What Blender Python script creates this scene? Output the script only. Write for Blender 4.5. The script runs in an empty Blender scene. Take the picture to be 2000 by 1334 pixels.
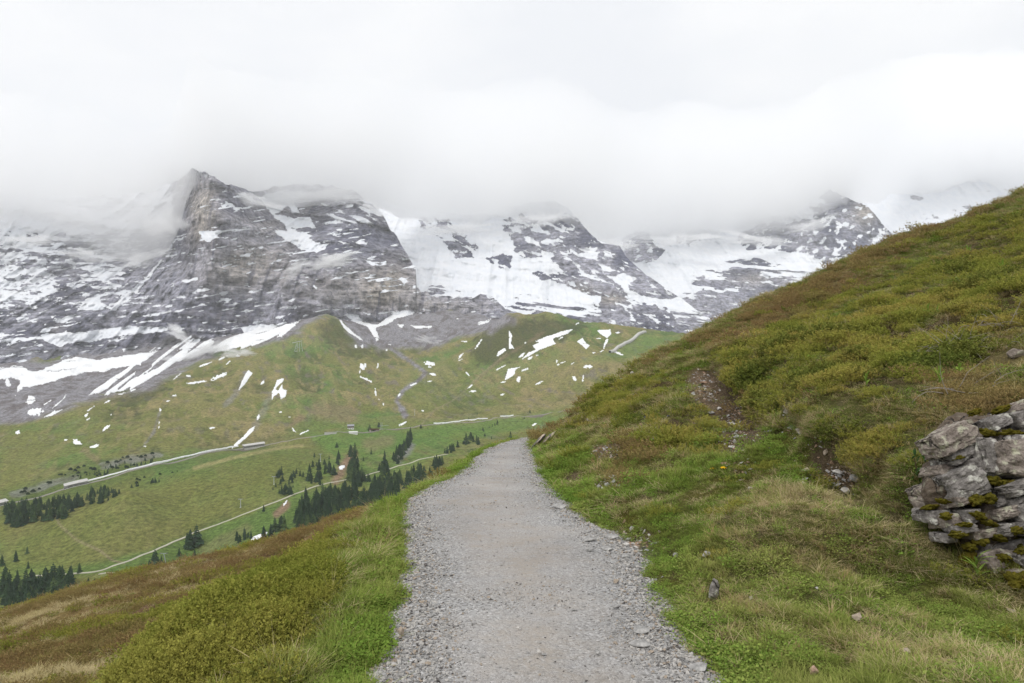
import bpy, bmesh, math, random
import numpy as np
from mathutils import Vector, Matrix

random.seed(7)
RNG = np.random.default_rng(11)
SC = bpy.context.scene
COL = SC.collection
R = math.radians

# ------------------------------------------------------------------ camera
F, UC, VH = 1333.0, 1000.0, 640.0        # focal length in photo pixels, principal column, horizon row
cam_d = bpy.data.cameras.new('camera')
cam = bpy.data.objects.new('camera', cam_d)
COL.objects.link(cam)
cam_d.sensor_width = 36.0
cam_d.lens = 36.0 * F / 2000.0
cam_d.shift_y = -(667.0 - VH) / 2000.0
cam_d.clip_start = 0.05
cam_d.clip_end = 60000.0
cam.location = (0, 0, 0)
cam.rotation_euler = (R(90), 0, 0)
SC.camera = cam

# ------------------------------------------------------------------ sky, sun, exposure
SUN_EL, SUN_AZ = 50.0, 140.0              # degrees; azimuth from +Y towards -X (veiled sun, high behind the left shoulder)
world = bpy.data.worlds.new('World')
SC.world = world
world.use_nodes = True
wn = world.node_tree
wn.nodes.clear()
out = wn.nodes.new('ShaderNodeOutputWorld')
bg = wn.nodes.new('ShaderNodeBackground')
bg.inputs['Strength'].default_value = 0.1
sky = wn.nodes.new('ShaderNodeTexSky')
sky.sky_type = 'NISHITA'
sky.sun_disc = False
sky.sun_elevation = R(SUN_EL)
sky.sun_rotation = R(-SUN_AZ)
tc = wn.nodes.new('ShaderNodeTexCoord')
mp = wn.nodes.new('ShaderNodeMapping')
mp.inputs['Scale'].default_value = (1.0, 1.0, 2.4)
nz = wn.nodes.new('ShaderNodeTexNoise')
nz.inputs['Scale'].default_value = 3.0
nz.inputs['Detail'].default_value = 5.0
nz.inputs['Roughness'].default_value = 0.5
rp = wn.nodes.new('ShaderNodeValToRGB')
rp.color_ramp.elements[0].position = 0.36
rp.color_ramp.elements[0].color = (0.86, 0.875, 0.91, 1)
rp.color_ramp.elements[1].position = 0.62
rp.color_ramp.elements[1].color = (0.97, 0.972, 0.98, 1)
sc_ = wn.nodes.new('ShaderNodeVectorMath')
sc_.operation = 'SCALE'
sc_.inputs['Scale'].default_value = 10.0
mx = wn.nodes.new('ShaderNodeMix')
mx.data_type = 'RGBA'
mx.inputs[0].default_value = 0.97         # closed cloud cover over the clear sky
L = wn.links.new
L(tc.outputs['Generated'], mp.inputs['Vector'])
L(mp.outputs[0], nz.inputs['Vector'])
L(nz.outputs['Fac'], rp.inputs['Fac'])
L(rp.outputs['Color'], sc_.inputs[0])
L(sky.outputs['Color'], mx.inputs[6])
sx_ = wn.nodes.new('ShaderNodeSeparateXYZ')
L(tc.outputs['Generated'], sx_.inputs[0])
cz = wn.nodes.new('ShaderNodeMath'); cz.operation = 'MAXIMUM'; cz.inputs[1].default_value = 0.0
L(sx_.outputs[2], cz.inputs[0])
gr = wn.nodes.new('ShaderNodeMath'); gr.operation = 'MULTIPLY_ADD'      # overcast sky brightens towards the zenith
gr.inputs[1].default_value = 3.0; gr.inputs[2].default_value = 9.5
L(cz.outputs[0], gr.inputs[0])
L(gr.outputs[0], sc_.inputs['Scale'])
L(sc_.outputs[0], mx.inputs[7])
L(mx.outputs[2], bg.inputs['Color'])
L(bg.outputs[0], out.inputs['Surface'])

sun_l = bpy.data.lights.new('sun', 'SUN')
sun_l.energy = 1.5
sun_l.angle = R(35)
sun_l.color = (1.0, 0.97, 0.93)
sun = bpy.data.objects.new('sun', sun_l)
COL.objects.link(sun)
sun.rotation_euler = (R(90 - SUN_EL), 0, R(180 + SUN_AZ))

SC.view_settings.view_transform = 'Standard'
SC.view_settings.look = 'None'
SC.view_settings.exposure = 0.0
SC.view_settings.gamma = 1.0
SC.view_settings.use_curve_mapping = False
cy = SC.cycles
cy.max_bounces = 20
cy.diffuse_bounces = 2
cy.glossy_bounces = 1
cy.transmission_bounces = 1
cy.transparent_max_bounces = 6
cy.volume_bounces = 18
cy.use_denoising = True
cy.use_adaptive_sampling = True
cy.adaptive_threshold = 0.01
cy.caustics_reflective = False
cy.caustics_refractive = False

# ------------------------------------------------------------------ numeric helpers
def P3(u, v, d):
    """world point seen at photo pixel (u, v) at distance d ahead of the camera"""
    u, v, d = np.asarray(u, float), np.asarray(v, float), np.asarray(d, float)
    return np.stack(np.broadcast_arrays(d * (u - UC) / F, d, d * (VH - v) / F), -1)

def _h(ix, iy, iz, seed):
    h = (ix.astype(np.uint32) * np.uint32(374761393) + iy.astype(np.uint32) * np.uint32(668265263)
         + iz.astype(np.uint32) * np.uint32(2147483647) + np.uint32(seed * 974711 + 12345))
    h = (h ^ (h >> np.uint32(13))) * np.uint32(1274126177)
    h = h ^ (h >> np.uint32(16))
    h = h * np.uint32(2246822519)
    h = h ^ (h >> np.uint32(13))
    return (h & np.uint32(0xFFFFFF)).astype(np.float64) / float(0xFFFFFF) * 2 - 1

def vnoise(x, y, z=None, seed=0):
    x, y = np.asarray(x, float), np.asarray(y, float)
    if z is None:
        ix, iy = np.floor(x), np.floor(y)
        fx, fy = x - ix, y - iy
        ix, iy = ix.astype(np.int64), iy.astype(np.int64)
        iz = np.zeros_like(ix)
        sx, sy = fx * fx * fx * (fx * (fx * 6 - 15) + 10), fy * fy * fy * (fy * (fy * 6 - 15) + 10)
        a = _h(ix, iy, iz, seed); b = _h(ix + 1, iy, iz, seed)
        c = _h(ix, iy + 1, iz, seed); e = _h(ix + 1, iy + 1, iz, seed)
        return (a + (b - a) * sx) * (1 - sy) + (c + (e - c) * sx) * sy
    z = np.asarray(z, float)
    ix, iy, iz = np.floor(x), np.floor(y), np.floor(z)
    fx, fy, fz = x - ix, y - iy, z - iz
    ix, iy, iz = ix.astype(np.int64), iy.astype(np.int64), iz.astype(np.int64)
    s = lambda f: f * f * f * (f * (f * 6 - 15) + 10)
    sx, sy, sz = s(fx), s(fy), s(fz)
    r = 0
    for k in (0, 1):
        a = _h(ix, iy, iz + k, seed); b = _h(ix + 1, iy, iz + k, seed)
        c = _h(ix, iy + 1, iz + k, seed); e = _h(ix + 1, iy + 1, iz + k, seed)
        p = (a + (b - a) * sx) * (1 - sy) + (c + (e - c) * sx) * sy
        r = r + p * (sz if k else (1 - sz))
    return r

def fbm(x, y, z=None, seed=0, octv=4, gain=0.5, lac=2.03, ridge=False):
    t, a, tot = 0.0, 1.0, 0.0
    for o in range(octv):
        n = vnoise(x, y, z, seed + o * 17)
        if ridge:
            n = 1 - 2 * np.abs(n)
        t = t + a * n
        tot += a
        a *= gain
        x, y = np.asarray(x) * lac + 3.7, np.asarray(y) * lac + 1.3
        if z is not None:
            z = np.asarray(z) * lac + 5.1
    return t / tot

def smooth(a, b, x):
    t = np.clip((np.asarray(x, float) - a) / (b - a), 0, 1)
    return t * t * (3 - 2 * t)

class TPS:
    def __init__(s, P, val, lam=1e-4):
        s.P = np.asarray(P, float)
        n = len(s.P)
        K = s.k(s.P, s.P) + lam * np.eye(n)
        A = np.zeros((n + 3, n + 3))
        A[:n, :n] = K
        A[:n, n] = 1; A[:n, n + 1:] = s.P
        A[n, :n] = 1; A[n + 1:, :n] = s.P.T
        b = np.zeros(n + 3); b[:n] = val
        s.w = np.linalg.solve(A, b)
    @staticmethod
    def k(A, B):
        r2 = ((A[:, None, :] - B[None, :, :]) ** 2).sum(-1)
        return 0.5 * r2 * np.log(r2 + 1e-12)
    def __call__(s, x, y):
        x, y = np.broadcast_arrays(np.asarray(x, float), np.asarray(y, float))
        Q = np.stack([x.ravel(), y.ravel()], -1)
        o = np.empty(len(Q))
        for i in range(0, len(Q), 20000):
            q = Q[i:i + 20000]
            o[i:i + 20000] = s.k(q, s.P) @ s.w[:-3] + s.w[-3] + q @ s.w[-2:]
        return o.reshape(x.shape)

def inpoly(u, v, poly):
    poly = np.asarray(poly, float)
    ins = np.zeros(np.shape(u), bool)
    n = len(poly)
    for i in range(n):
        x0, y0 = poly[i]; x1, y1 = poly[(i + 1) % n]
        if y0 == y1:
            continue
        c = ((y0 > v) != (y1 > v)) & (u < (x1 - x0) * (v - y0) / (y1 - y0) + x0)
        ins ^= c
    return ins

def sdf(u, v, poly, pad=60):
    """signed distance in photo pixels, positive inside; only near the polygon"""
    poly = np.asarray(poly, float)
    u = np.asarray(u, float); v = np.asarray(v, float)
    o = np.full(u.shape, -1e3)
    m = (u > poly[:, 0].min() - pad) & (u < poly[:, 0].max() + pad) & (v > poly[:, 1].min() - pad) & (v < poly[:, 1].max() + pad)
    if not m.any():
        return o
    uu, vv = u[m], v[m]
    dd = np.full(uu.shape, 1e9)
    n = len(poly)
    for i in range(n):
        a = poly[i]; e = poly[(i + 1) % n] - a
        L2 = max((e ** 2).sum(), 1e-9)
        t = np.clip(((uu - a[0]) * e[0] + (vv - a[1]) * e[1]) / L2, 0, 1)
        dd = np.minimum(dd, (uu - a[0] - t * e[0]) ** 2 + (vv - a[1] - t * e[1]) ** 2)
    dd = np.sqrt(dd)
    o[m] = np.where(inpoly(uu, vv, poly), dd, -dd)
    return o

def linedist(u, v, pts):
    """distance in photo pixels to a polyline"""
    u = np.asarray(u, float); v = np.asarray(v, float)
    dd = np.full(u.shape, 1e12)
    for a, b in zip(pts[:-1], pts[1:]):
        a = np.asarray(a, float); e = np.asarray(b, float) - a
        L2 = max((e ** 2).sum(), 1e-9)
        t = np.clip(((u - a[0]) * e[0] + (v - a[1]) * e[1]) / L2, 0, 1)
        dd = np.minimum(dd, (u - a[0] - t * e[0]) ** 2 + (v - a[1] - t * e[1]) ** 2)
    return np.sqrt(dd)

def lerp3(a, b, t):
    return a + (b - a) * np.asarray(t)[..., None]

def C3(r, g, b):                      # sRGB 0-255 -> linear
    c = np.array([r, g, b], float) / 255.0
    return np.where(c <= 0.04045, c / 12.92, ((c + 0.055) / 1.055) ** 2.4)

# ------------------------------------------------------------------ scene helpers
def mesh_np(name, verts, faces, mat=None, smooth_=True, cols=None, attrs=None):
    verts = np.asarray(verts, np.float32); faces = np.asarray(faces, np.int32)
    me = bpy.data.meshes.new(name)
    nf, k = faces.shape
    me.vertices.add(len(verts)); me.loops.add(nf * k); me.polygons.add(nf)
    me.vertices.foreach_set('co', verts.ravel())
    me.loops.foreach_set('vertex_index', faces.ravel())
    me.polygons.foreach_set('loop_start', np.arange(0, nf * k, k, dtype=np.int32))
    me.polygons.foreach_set('use_smooth', np.full(nf, smooth_, bool))
    if cols is not None:
        ca = me.attributes.new('Col', 'FLOAT_COLOR', 'POINT')
        c4 = np.ones((len(verts), 4), np.float32); c4[:, :3] = cols
        ca.data.foreach_set('color', c4.ravel())
    for n_, a_ in (attrs or {}).items():
        at = me.attributes.new(n_, 'FLOAT', 'POINT')
        at.data.foreach_set('value', np.asarray(a_, np.float32).ravel())
    me.update(calc_edges=True)
    me.validate()
    if mat:
        me.materials.append(mat)
    return me

def obj(name, me, parent=None, **props):
    o = bpy.data.objects.new(name, me)
    COL.objects.link(o)
    if parent is not None:
        o.parent = parent
    for k, v in props.items():
        o[k] = v
    return o

def empty(name, loc, label, category, group=None, rz=0.0):
    o = bpy.data.objects.new(name, None)
    COL.objects.link(o)
    o.location = [float(c) for c in loc]
    o.rotation_euler[2] = rz
    o.empty_display_size = 0.1
    o['label'] = label; o['category'] = category
    if group:
        o['group'] = group
    return o

def tag(o, label, category, group=None):
    o['label'] = label; o['category'] = category
    if group:
        o['group'] = group
    return o

def grid_faces(nr, nc, mask=None):
    i = np.arange(nr - 1)[:, None] * nc + np.arange(nc - 1)[None, :]
    f = np.stack([i, i + 1, i + nc + 1, i + nc], -1)
    if mask is not None:
        f = f[mask]
    return f.reshape(-1, 4)

class NT:
    """tiny node builder"""
    def __init__(s, name):
        s.m = bpy.data.materials.new(name)
        s.m.use_nodes = True
        s.t = s.m.node_tree
        s.t.nodes.clear()
        s.out = s.t.nodes.new('ShaderNodeOutputMaterial')
    def n(s, typ, **kw):
        nd = s.t.nodes.new(typ)
        for k, v in kw.items():
            if k.startswith('i_'):
                nd.inputs[k[2:].replace('_', ' ')].default_value = v
            else:
                setattr(nd, k, v)
        return nd
    def l(s, a, b):
        s.t.links.new(a, b)
    def coord(s, scale=(1, 1, 1), which='Object'):
        a = s.n('ShaderNodeTexCoord'); b = s.n('ShaderNodeMapping')
        b.inputs['Scale'].default_value = scale
        s.l(a.outputs[which], b.inputs['Vector'])
        return b.outputs[0]
    def noise(s, vec, scale, detail=4, rough=0.55):
        nd = s.n('ShaderNodeTexNoise', i_Scale=scale, i_Detail=detail, i_Roughness=rough)
        s.l(vec, nd.inputs['Vector'])
        return nd.outputs['Fac']
    def ramp(s, fac, stops):
        nd = s.n('ShaderNodeValToRGB')
        e = nd.color_ramp.elements
        while len(e) < len(stops):
            e.new(0.5)
        for k, (p, c) in enumerate(stops):
            e[k].position = p
            e[k].color = (*c, 1) if not np.isscalar(c) else (c, c, c, 1)
        s.l(fac, nd.inputs['Fac'])
        return nd.outputs['Color']
    def mix(s, a, b, fac, blend='MIX'):
        nd = s.n('ShaderNodeMix', data_type='RGBA', blend_type=blend)
        for k, x in ((0, fac), (6, a), (7, b)):
            if hasattr(x, 'is_output'):
                s.l(x, nd.inputs[k])
            else:
                nd.inputs[k].default_value = x if np.isscalar(x) else (*x, 1)
        return nd.outputs[2]
    def math(s, op, a, b=0.0):
        nd = s.n('ShaderNodeMath', operation=op)
        for k, x in ((0, a), (1, b)):
            if hasattr(x, 'is_output'):
                s.l(x, nd.inputs[k])
            else:
                nd.inputs[k].default_value = x
        return nd.outputs[0]
    def attr(s, name, kind='GEOMETRY', o='Color'):
        nd = s.n('ShaderNodeAttribute', attribute_name=name, attribute_type=kind)
        return nd.outputs[o]
    def bump(s, h, dist, strength=1.0, normal=None):
        nd = s.n('ShaderNodeBump', i_Distance=dist, i_Strength=strength)
        s.l(h, nd.inputs['Height'])
        if normal is not None:
            s.l(normal, nd.inputs['Normal'])
        return nd.outputs[0]
    def finish(s, col, rough=0.9, normal=None, spec=0.15):
        b = s.n('ShaderNodeBsdfPrincipled')
        b.inputs['Specular IOR Level'].default_value = spec
        if hasattr(rough, 'is_output'):
            s.l(rough, b.inputs['Roughness'])
        else:
            b.inputs['Roughness'].default_value = rough
        if hasattr(col, 'is_output'):
            s.l(col, b.inputs['Base Color'])
        else:
            b.inputs['Base Color'].default_value = (*col, 1)
        if normal is not None:
            s.l(normal, b.inputs['Normal'])
        s.l(b.outputs[0], s.out.inputs['Surface'])
        return s.m

def simple(name, col, rough=0.85, var=0.25, scale=3.0, bump=0.0):
    t = NT(name)
    v = t.coord()
    f = t.noise(v, scale, 5)
    a = tuple(c * (1 - var) for c in col); b = tuple(min(1, c * (1 + var)) for c in col)
    c = t.ramp(f, [(0.3, a), (0.7, b)])
    nrm = t.bump(f, bump) if bump else None
    return t.finish(c, rough, nrm)

_ORD = ['first', 'second', 'third', 'fourth', 'fifth', 'sixth', 'seventh', 'eighth', 'ninth', 'tenth', 'eleventh', 'twelfth', 'thirteenth', 'fourteenth', 'fifteenth', 'sixteenth', 'seventeenth', 'eighteenth', 'nineteenth', 'twentieth', 'twenty first', 'twenty second', 'twenty third', 'twenty fourth']
def nth(label, k, n):
    """label for the k-th of n look-alikes counted from the left"""
    if n == 1:
        return label
    w = 'leftmost' if k == 0 else ('rightmost' if k == n - 1 else _ORD[k] + ' from the left')
    return label + ', ' + w
# ================================================================== NEAR HILLSIDE (heightfield)
PATH_EDGE = np.array([  # photo row, left edge, right edge of the gravel
    (1500, 690, 1500), (1334, 738, 1398), (1290, 756, 1362), (1250, 770, 1322), (1200, 785, 1285), (1150, 797, 1262), (1100, 803, 1262),
    (1060, 797, 1225), (1020, 788, 1145), (980, 797, 1095), (950, 843, 1074), (930, 900, 1058), (900, 918, 1046),
    (880, 945, 1038), (865, 985, 1036), (858, 1012, 1046)], float)
def zpath(d):
    return -1.65 - 0.1 * np.asarray(d, float)
PE_d = 1.65 / ((PATH_EDGE[:, 0] - VH) / F - 0.1)
PE_xl = PE_d * (PATH_EDGE[:, 1] - UC) / F
PE_xr = PE_d * (PATH_EDGE[:, 2] - UC) / F
PE_d = np.concatenate([[0.0], PE_d, [30, 34, 40, 60]])
PE_xl = np.concatenate([[-1.15], PE_xl, [0.9, 2.2, 6.5, 30]])
PE_xr = np.concatenate([[1.25], PE_xr, [2.6, 4.6, 10, 36]])
def path_sd(x, d):
    """metres inside (+) the gravel, with a ragged edge"""
    xl = np.interp(d, PE_d, PE_xl); xr = np.interp(d, PE_d, PE_xr)
    rag = 0.10 * fbm(x * 2.2, d * 2.2, seed=5, octv=4) + 0.05 * vnoise(x * 9, d * 9, seed=6)
    return np.minimum(x - xl, xr - x) + rag

near_ctrl = []
for k in range(len(PE_d) - 4):
    for xx in (PE_xl[k], PE_xr[k], (PE_xl[k] + PE_xr[k]) / 2):
        near_ctrl.append((xx, PE_d[k], float(zpath(PE_d[k]))))
def nc(u, v, d):
    near_ctrl.append(tuple(P3(u, v, d)))
for t in [(1700, 1334, 3.75), (2000, 1334, 3.6), (1990, 1165, 5.0), (1810, 1015, 6.1), (2000, 840, 6.3), (1850, 850, 7.0),
          (2250, 1334, 3.6), (2250, 900, 5.6), (2250, 600, 9),
          (1620, 940, 7.5), (1600, 800, 9.2), (1500, 1000, 6.6), (1300, 1105, 6.3), (1500, 1200, 4.7), (1300, 1000, 8), (1200, 955, 10),
          (1100, 935, 13), (1100, 885, 16), (1200, 855, 15), (1300, 855, 13), (1400, 885, 10.5), (1380, 745, 15), (1250, 772, 19),
          (1450, 705, 16), (1600, 705, 13), (1800, 705, 10), (2000, 705, 8), (2000, 555, 12), (1800, 565, 18), (1600, 605, 24)]:
    nc(*t)
crest = [(2300, 240, 30), (2000, 380, 30), (1900, 418, 31), (1750, 468, 32), (1600, 553, 32), (1500, 598, 32), (1400, 648, 31), (1300, 690, 29), (1200, 750, 27),
         (1130, 800, 25), (1065, 855, 23.5)]
for u, v, d in crest:
    nc(u, v, d); nc(u, v + 45, d * 1.3); nc(u, v + 230, d * 1.9); nc(u, v + 420, d * 3.2); nc(u, v + 600, d * 6)
for t in [(1000, 885, 31), (1000, 980, 45), (1000, 1150, 80), (1000, 1300, 150)]:
    nc(*t)
# left verge and its edge, then the moor below it
for t in [(400, 1232, 4.9), (560, 1112, 6.4), (655, 1038, 8), (760, 988, 10.5), (825, 956, 12.8), (900, 906, 16.5), (955, 874, 22),
          (700, 1200, 5.0), (600, 1250, 4.6), (700, 1090, 7.0), (300, 1334, 4.3),
          (400, 1340, 7.5), (560, 1215, 10), (655, 1130, 13), (200, 1440, 6), (0, 1600, 5), (0, 1480, 7.5), (760, 1080, 17), (825, 1040, 21), (900, 985, 27),
          (0, 1330, 12.5), (100, 1315, 13.5), (200, 1240, 19), (300, 1210, 20), (120, 1225, 24), (-200, 1310, 28), (0, 1217, 33), (120, 1172, 38), (240, 1127, 43), (330, 1112, 43), (400, 1107, 41),
          (500, 1062, 39), (620, 1027, 37), (700, 1005, 35), (800, 985, 36)]:
    nc(*t)
for u, v, d in [(-400, 1400, 26), (0, 1217, 33), (240, 1127, 43), (400, 1107, 41), (500, 1062, 39), (620, 1027, 37), (800, 985, 36)]:
    nc(u, v + 60, d * 1.45); nc(u, v + 200, d * 2.1); nc(u, v + 380, d * 3.6)
near_ctrl += [(-4, 0, -3.6), (4.2, 0.5, -0.9), (-11, 0, -7.2), (10, 0, 2.2), (-4, -6, -3.0), (4, -6, -0.3), (0, -6, -1.1), (-25, 5, -14), (25, 10, 9)]
near_ctrl = np.array(near_ctrl)
tps_near = TPS(near_ctrl[:, :2] / 10, near_ctrl[:, 2], 2e-4)

def near_z(x, d):
    z = tps_near(x / 10, d / 10)
    sd = path_sd(x, d)
    onp = smooth(-0.45, 0.05, sd) * (d < 40)
    off = 1 - onp
    hum = (0.26 * fbm(x / 2.3, d / 2.3, seed=21, octv=3) + 0.17 * fbm(x / 0.75, d / 0.75, seed=22, octv=4)) * (0.42 + 0.58 * smooth(6.5, 11, d)) + 0.02 * vnoise(x / 0.14, d / 0.14, seed=23)
    big = 0.5 * fbm(x / 11, d / 11, seed=24, octv=2) * smooth(6, 25, np.hypot(x, d))
    pz = zpath(d) + 0.012 * fbm(x * 1.4, d * 1.4, seed=8) + 0.006 * vnoise(x * 14, d * 14, seed=9)
    z = np.where(d < 27, z * off + np.minimum(pz, z + 0.25) * onp, z)
    return z + off * (hum * smooth(-0.2, -0.9, sd) + big * smooth(-1, -4, sd))

# fan shaped sampling: columns by bearing, rows by distance
nu = np.concatenate([np.linspace(-2600, -120, 46)[:-1], np.arange(-120, 2121, 4.0), np.linspace(2120, 4600, 46)[1:]])
nd = np.exp(np.linspace(math.log(0.8), math.log(170), 430))
NU, ND = np.meshgrid(nu, nd)
NX = ND * (NU - UC) / F
NZ = near_z(NX, ND)
# scooped niches where the turf has slipped
def scoop(cu, cv, cd, ru, rd, depth):
    global NZ
    c = P3(cu, cv, cd)
    r = np.hypot((NX - c[0]) / ru, (ND - c[1]) / rd)
    NZ = NZ - depth * np.exp(-r ** 2 * 1.6)
scoop(1385, 760, 15.0, 0.9, 2.4, 0.42)
scoop(1460, 800, 12.5, 0.8, 1.6, 0.30)
scoop(1630, 912, 7.5, 0.30, 0.32, 0.55)
scoop(1125, 932, 12.8, 0.22, 0.45, 0.34)
scoop(1430, 880, 10.4, 0.5, 1.2, 0.12)

class Fan:
    def __init__(s, u, d, Z):
        s.u, s.d, s.Z = u, d, Z
        s.V = VH - F * Z / d[:, None]
        s.cm = np.minimum.accumulate(s.V, 0)
    def z(s, x, d):
        x = np.asarray(x, float); d = np.asarray(d, float)
        uu = UC + F * x / d
        ci = np.clip(np.searchsorted(s.u, uu) - 1, 0, len(s.u) - 2)
        ri = np.clip(np.searchsorted(s.d, d) - 1, 0, len(s.d) - 2)
        a = np.clip((uu - s.u[ci]) / (s.u[ci + 1] - s.u[ci]), 0, 1)
        b = np.clip((d - s.d[ri]) / (s.d[ri + 1] - s.d[ri]), 0, 1)
        return ((s.Z[ri, ci] * (1 - a) + s.Z[ri, ci + 1] * a) * (1 - b) + (s.Z[ri + 1, ci] * (1 - a) + s.Z[ri + 1, ci + 1] * a) * b)
    def hit(s, u, v):
        """distance at which the sight line through photo pixel (u, v) meets the ground (nan if it does not)"""
        ci = int(np.clip(np.searchsorted(s.u, u) - 1, 0, len(s.u) - 2))
        a = (u - s.u[ci]) / (s.u[ci + 1] - s.u[ci])
        col = s.V[:, ci] * (1 - a) + s.V[:, ci + 1] * a
        k = np.argmax(col <= v)
        if col[k] > v:
            return float('nan')
        if k == 0:
            return float(s.d[0])
        t = (col[k - 1] - v) / max(col[k - 1] - col[k], 1e-9)
        return float(s.d[k - 1] + (s.d[k] - s.d[k - 1]) * t)
    def at(s, u, v):
        d = s.hit(u, v)
        return P3(u, v, d)
NEAR = Fan(nu, nd, NZ)
# a torn turf edge: the bank stands up as a soil step along this line
LIP = [(1392, 690), (1402, 742), (1452, 792), (1500, 818), (1560, 852), (1598, 897), (1640, 908), (1700, 934), (1790, 972)]
lipx = np.array([P3(a, b, NEAR.hit(a, b))[:2] for a, b in LIP])
def lip_sd(x, d):
    best = np.full(np.shape(x), 1e9); sgn = np.ones(np.shape(x)); end = np.zeros(np.shape(x))
    for k in range(len(lipx) - 1):
        a, e = lipx[k], lipx[k + 1] - lipx[k]
        t_ = ((x - a[0]) * e[0] + (d - a[1]) * e[1]) / (e ** 2).sum()
        tc_ = np.clip(t_, 0, 1)
        q = np.hypot(x - a[0] - tc_ * e[0], d - a[1] - tc_ * e[1])
        cr = e[0] * (d - a[1]) - e[1] * (x - a[0])
        m_ = q < best
        best = np.where(m_, q, best); sgn = np.where(m_, np.sign(cr), sgn)
        end = np.where(m_, ((k == 0) & (t_ < 0)) | ((k == len(lipx) - 2) & (t_ > 1)), end)
    return best * sgn, end
LSD, LEND = lip_sd(NX, ND)
LSD = LSD + 0.16 * fbm(NX / 0.5, ND / 0.5, seed=47, octv=3)
fade = np.where(LEND > 0, np.exp(-np.abs(LSD) / 0.5), 1.0)
HOLE = np.maximum(smooth(60, 30, np.abs(NU - 1628)), smooth(60, 30, np.abs(NU - 1435)))
fade = fade * (0.75 + 0.25 * HOLE)
NZ = NZ + fade * (0.30 * smooth(-0.03, 0.12, LSD) * smooth(2.4, 0.4, LSD) - 0.14 * np.exp(-((LSD + 0.12) / 0.22) ** 2))
LIPF = fade * HOLE * np.exp(-((LSD + 0.02) / 0.13) ** 2)
NEAR = Fan(nu, nd, NZ)

# ---- what grows where: soft masks on the near ground, drawn over photo columns and rows
NV = NEAR.V
def blob(U, V, cu, cv, ru, rv, ang=0.0):
    c, s_ = math.cos(R(ang)), math.sin(R(ang))
    a = ((U - cu) * c + (V - cv) * s_) / ru
    b = (-(U - cu) * s_ + (V - cv) * c) / rv
    return np.exp(-(a * a + b * b))
def veg_fields(U, V, X, D):
    n1 = fbm(X / 1.1, D / 1.6, seed=31, octv=4)
    n2 = fbm(X / 0.45, D / 0.6, seed=32, octv=4)
    n3 = fbm(X / 3.5, D / 5.0, seed=33, octv=3)
    left = smooth(20, -60, U - np.interp(V, PATH_EDGE[::-1, 0], PATH_EDGE[::-1, 1]))
    right = 1 - left
    moor = left * (D > 8.5) * smooth(9, 12, D - 0 * U) * smooth(760, 690, U)
    # low shrubs with yellow green leaves
    shrub = (1.15 * blob(U, V, 430, 1250, 190, 150, -35) + 0.9 * blob(U, V, 560, 1110, 110, 70, -35)) * left
    shrub += right * (0.62 * blob(U, V, 1850, 620, 220, 110, -25) + 0.6 * blob(U, V, 1660, 740, 160, 80, -15) + 0.6 * blob(U, V, 1200, 790, 70, 40, -20)
                      + 0.55 * blob(U, V, 1310, 840, 80, 45, 10) + 0.45 * blob(U, V, 1270, 760, 50, 30) + 0.6 * blob(U, V, 1460, 720, 70, 40, -20)
                      + 0.35 * blob(U, V, 1980, 480, 150, 90) + 0.35 * blob(U, V, 1560, 640, 160, 60, -25) + 0.3 * blob(U, V, 1720, 880, 90, 60))
    shrub = shrub + 0.42 * n1 + 0.34 * n2 - 0.08
    # brown heath: along the crest, the moor, patches
    crest_v = np.interp(U, [c[0] for c in crest][::-1], [c[1] for c in crest][::-1])
    heath = right * (0.55 * np.exp(-np.abs(V - crest_v - 6) / 14) * (U > 1050) + 0.5 * blob(U, V, 1480, 640, 130, 30, -28) + 0.55 * blob(U, V, 1900, 760, 130, 50, 10)
                     + 0.5 * blob(U, V, 1240, 880, 50, 25) + 0.5 * blob(U, V, 1220, 960, 60, 30) + 0.5 * blob(U, V, 1650, 560, 200, 30, -28) + 0.5 * blob(U, V, 1430, 790, 60, 40))
    heath += moor * 0.75
    heath = heath + 0.40 * n3 + 0.38 * n2 - 0.05 - 0.5 * right * smooth(930, 1000, V)
    # long pale grass
    straw = 0.22 + 0.30 * left * (1 - moor) * blob(U, V, 660, 1180, 110, 260, 10) + 0.26 * right * (blob(U, V, 1750, 1080, 330, 120, 8) + blob(U, V, 1900, 680, 120, 80) + blob(U, V, 1700, 900, 70, 60) + blob(U, V, 1500, 560, 300, 60, -28))
    straw = straw + 0.4 * fbm(X / 0.8, D / 1.0, seed=35, octv=4) + moor * 0.15
    # bare soil and stones
    bare = right * (1.1 * blob(U, V, 1375, 760, 50, 45, 40) + 1.0 * blob(U, V, 1440, 835, 60, 45, 30) + 0.45 * blob(U, V, 1500, 770, 60, 50) + 0.75 * blob(U, V, 1630, 925, 45, 24) + 0.55 * blob(U, V, 1430, 890, 45, 55, 40)
                    + 0.95 * blob(U, V, 1190, 880, 45, 22, -10) + 0.9 * blob(U, V, 1118, 932, 24, 22) + 0.7 * blob(U, V, 1250, 1050, 50, 40) + 0.3 * blob(U, V, 1830, 1060, 80, 40, 25) + 0.2 * blob(U, V, 1950, 990, 90, 130)
                    + 0.25 * blob(U, V, 1780, 840, 70, 60))
    bare = bare + 0.25 * n2
    return dict(left=left, right=right, moor=moor, shrub=shrub, heath=heath, straw=straw, bare=bare, n1=n1, n2=n2, n3=n3)
vf = veg_fields(NU, NV, NX, ND)
NSD = path_sd(NX, ND)
soil = C3(122, 106, 86) * 0.75; moss = C3(104, 100, 46) * 0.72; strawc = C3(168, 152, 108) * 0.75; turf = C3(104, 108, 56) * 0.75; brownc = C3(126, 100, 68) * 0.8; peb = C3(150, 142, 132) * 0.8
c = lerp3(turf[None, None] * np.ones(NX.shape + (1,)), moss, smooth(-0.1, 0.4, vf['n1']))
c = lerp3(c, strawc, smooth(0.35, 0.9, vf['straw']) * 0.7)
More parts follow.
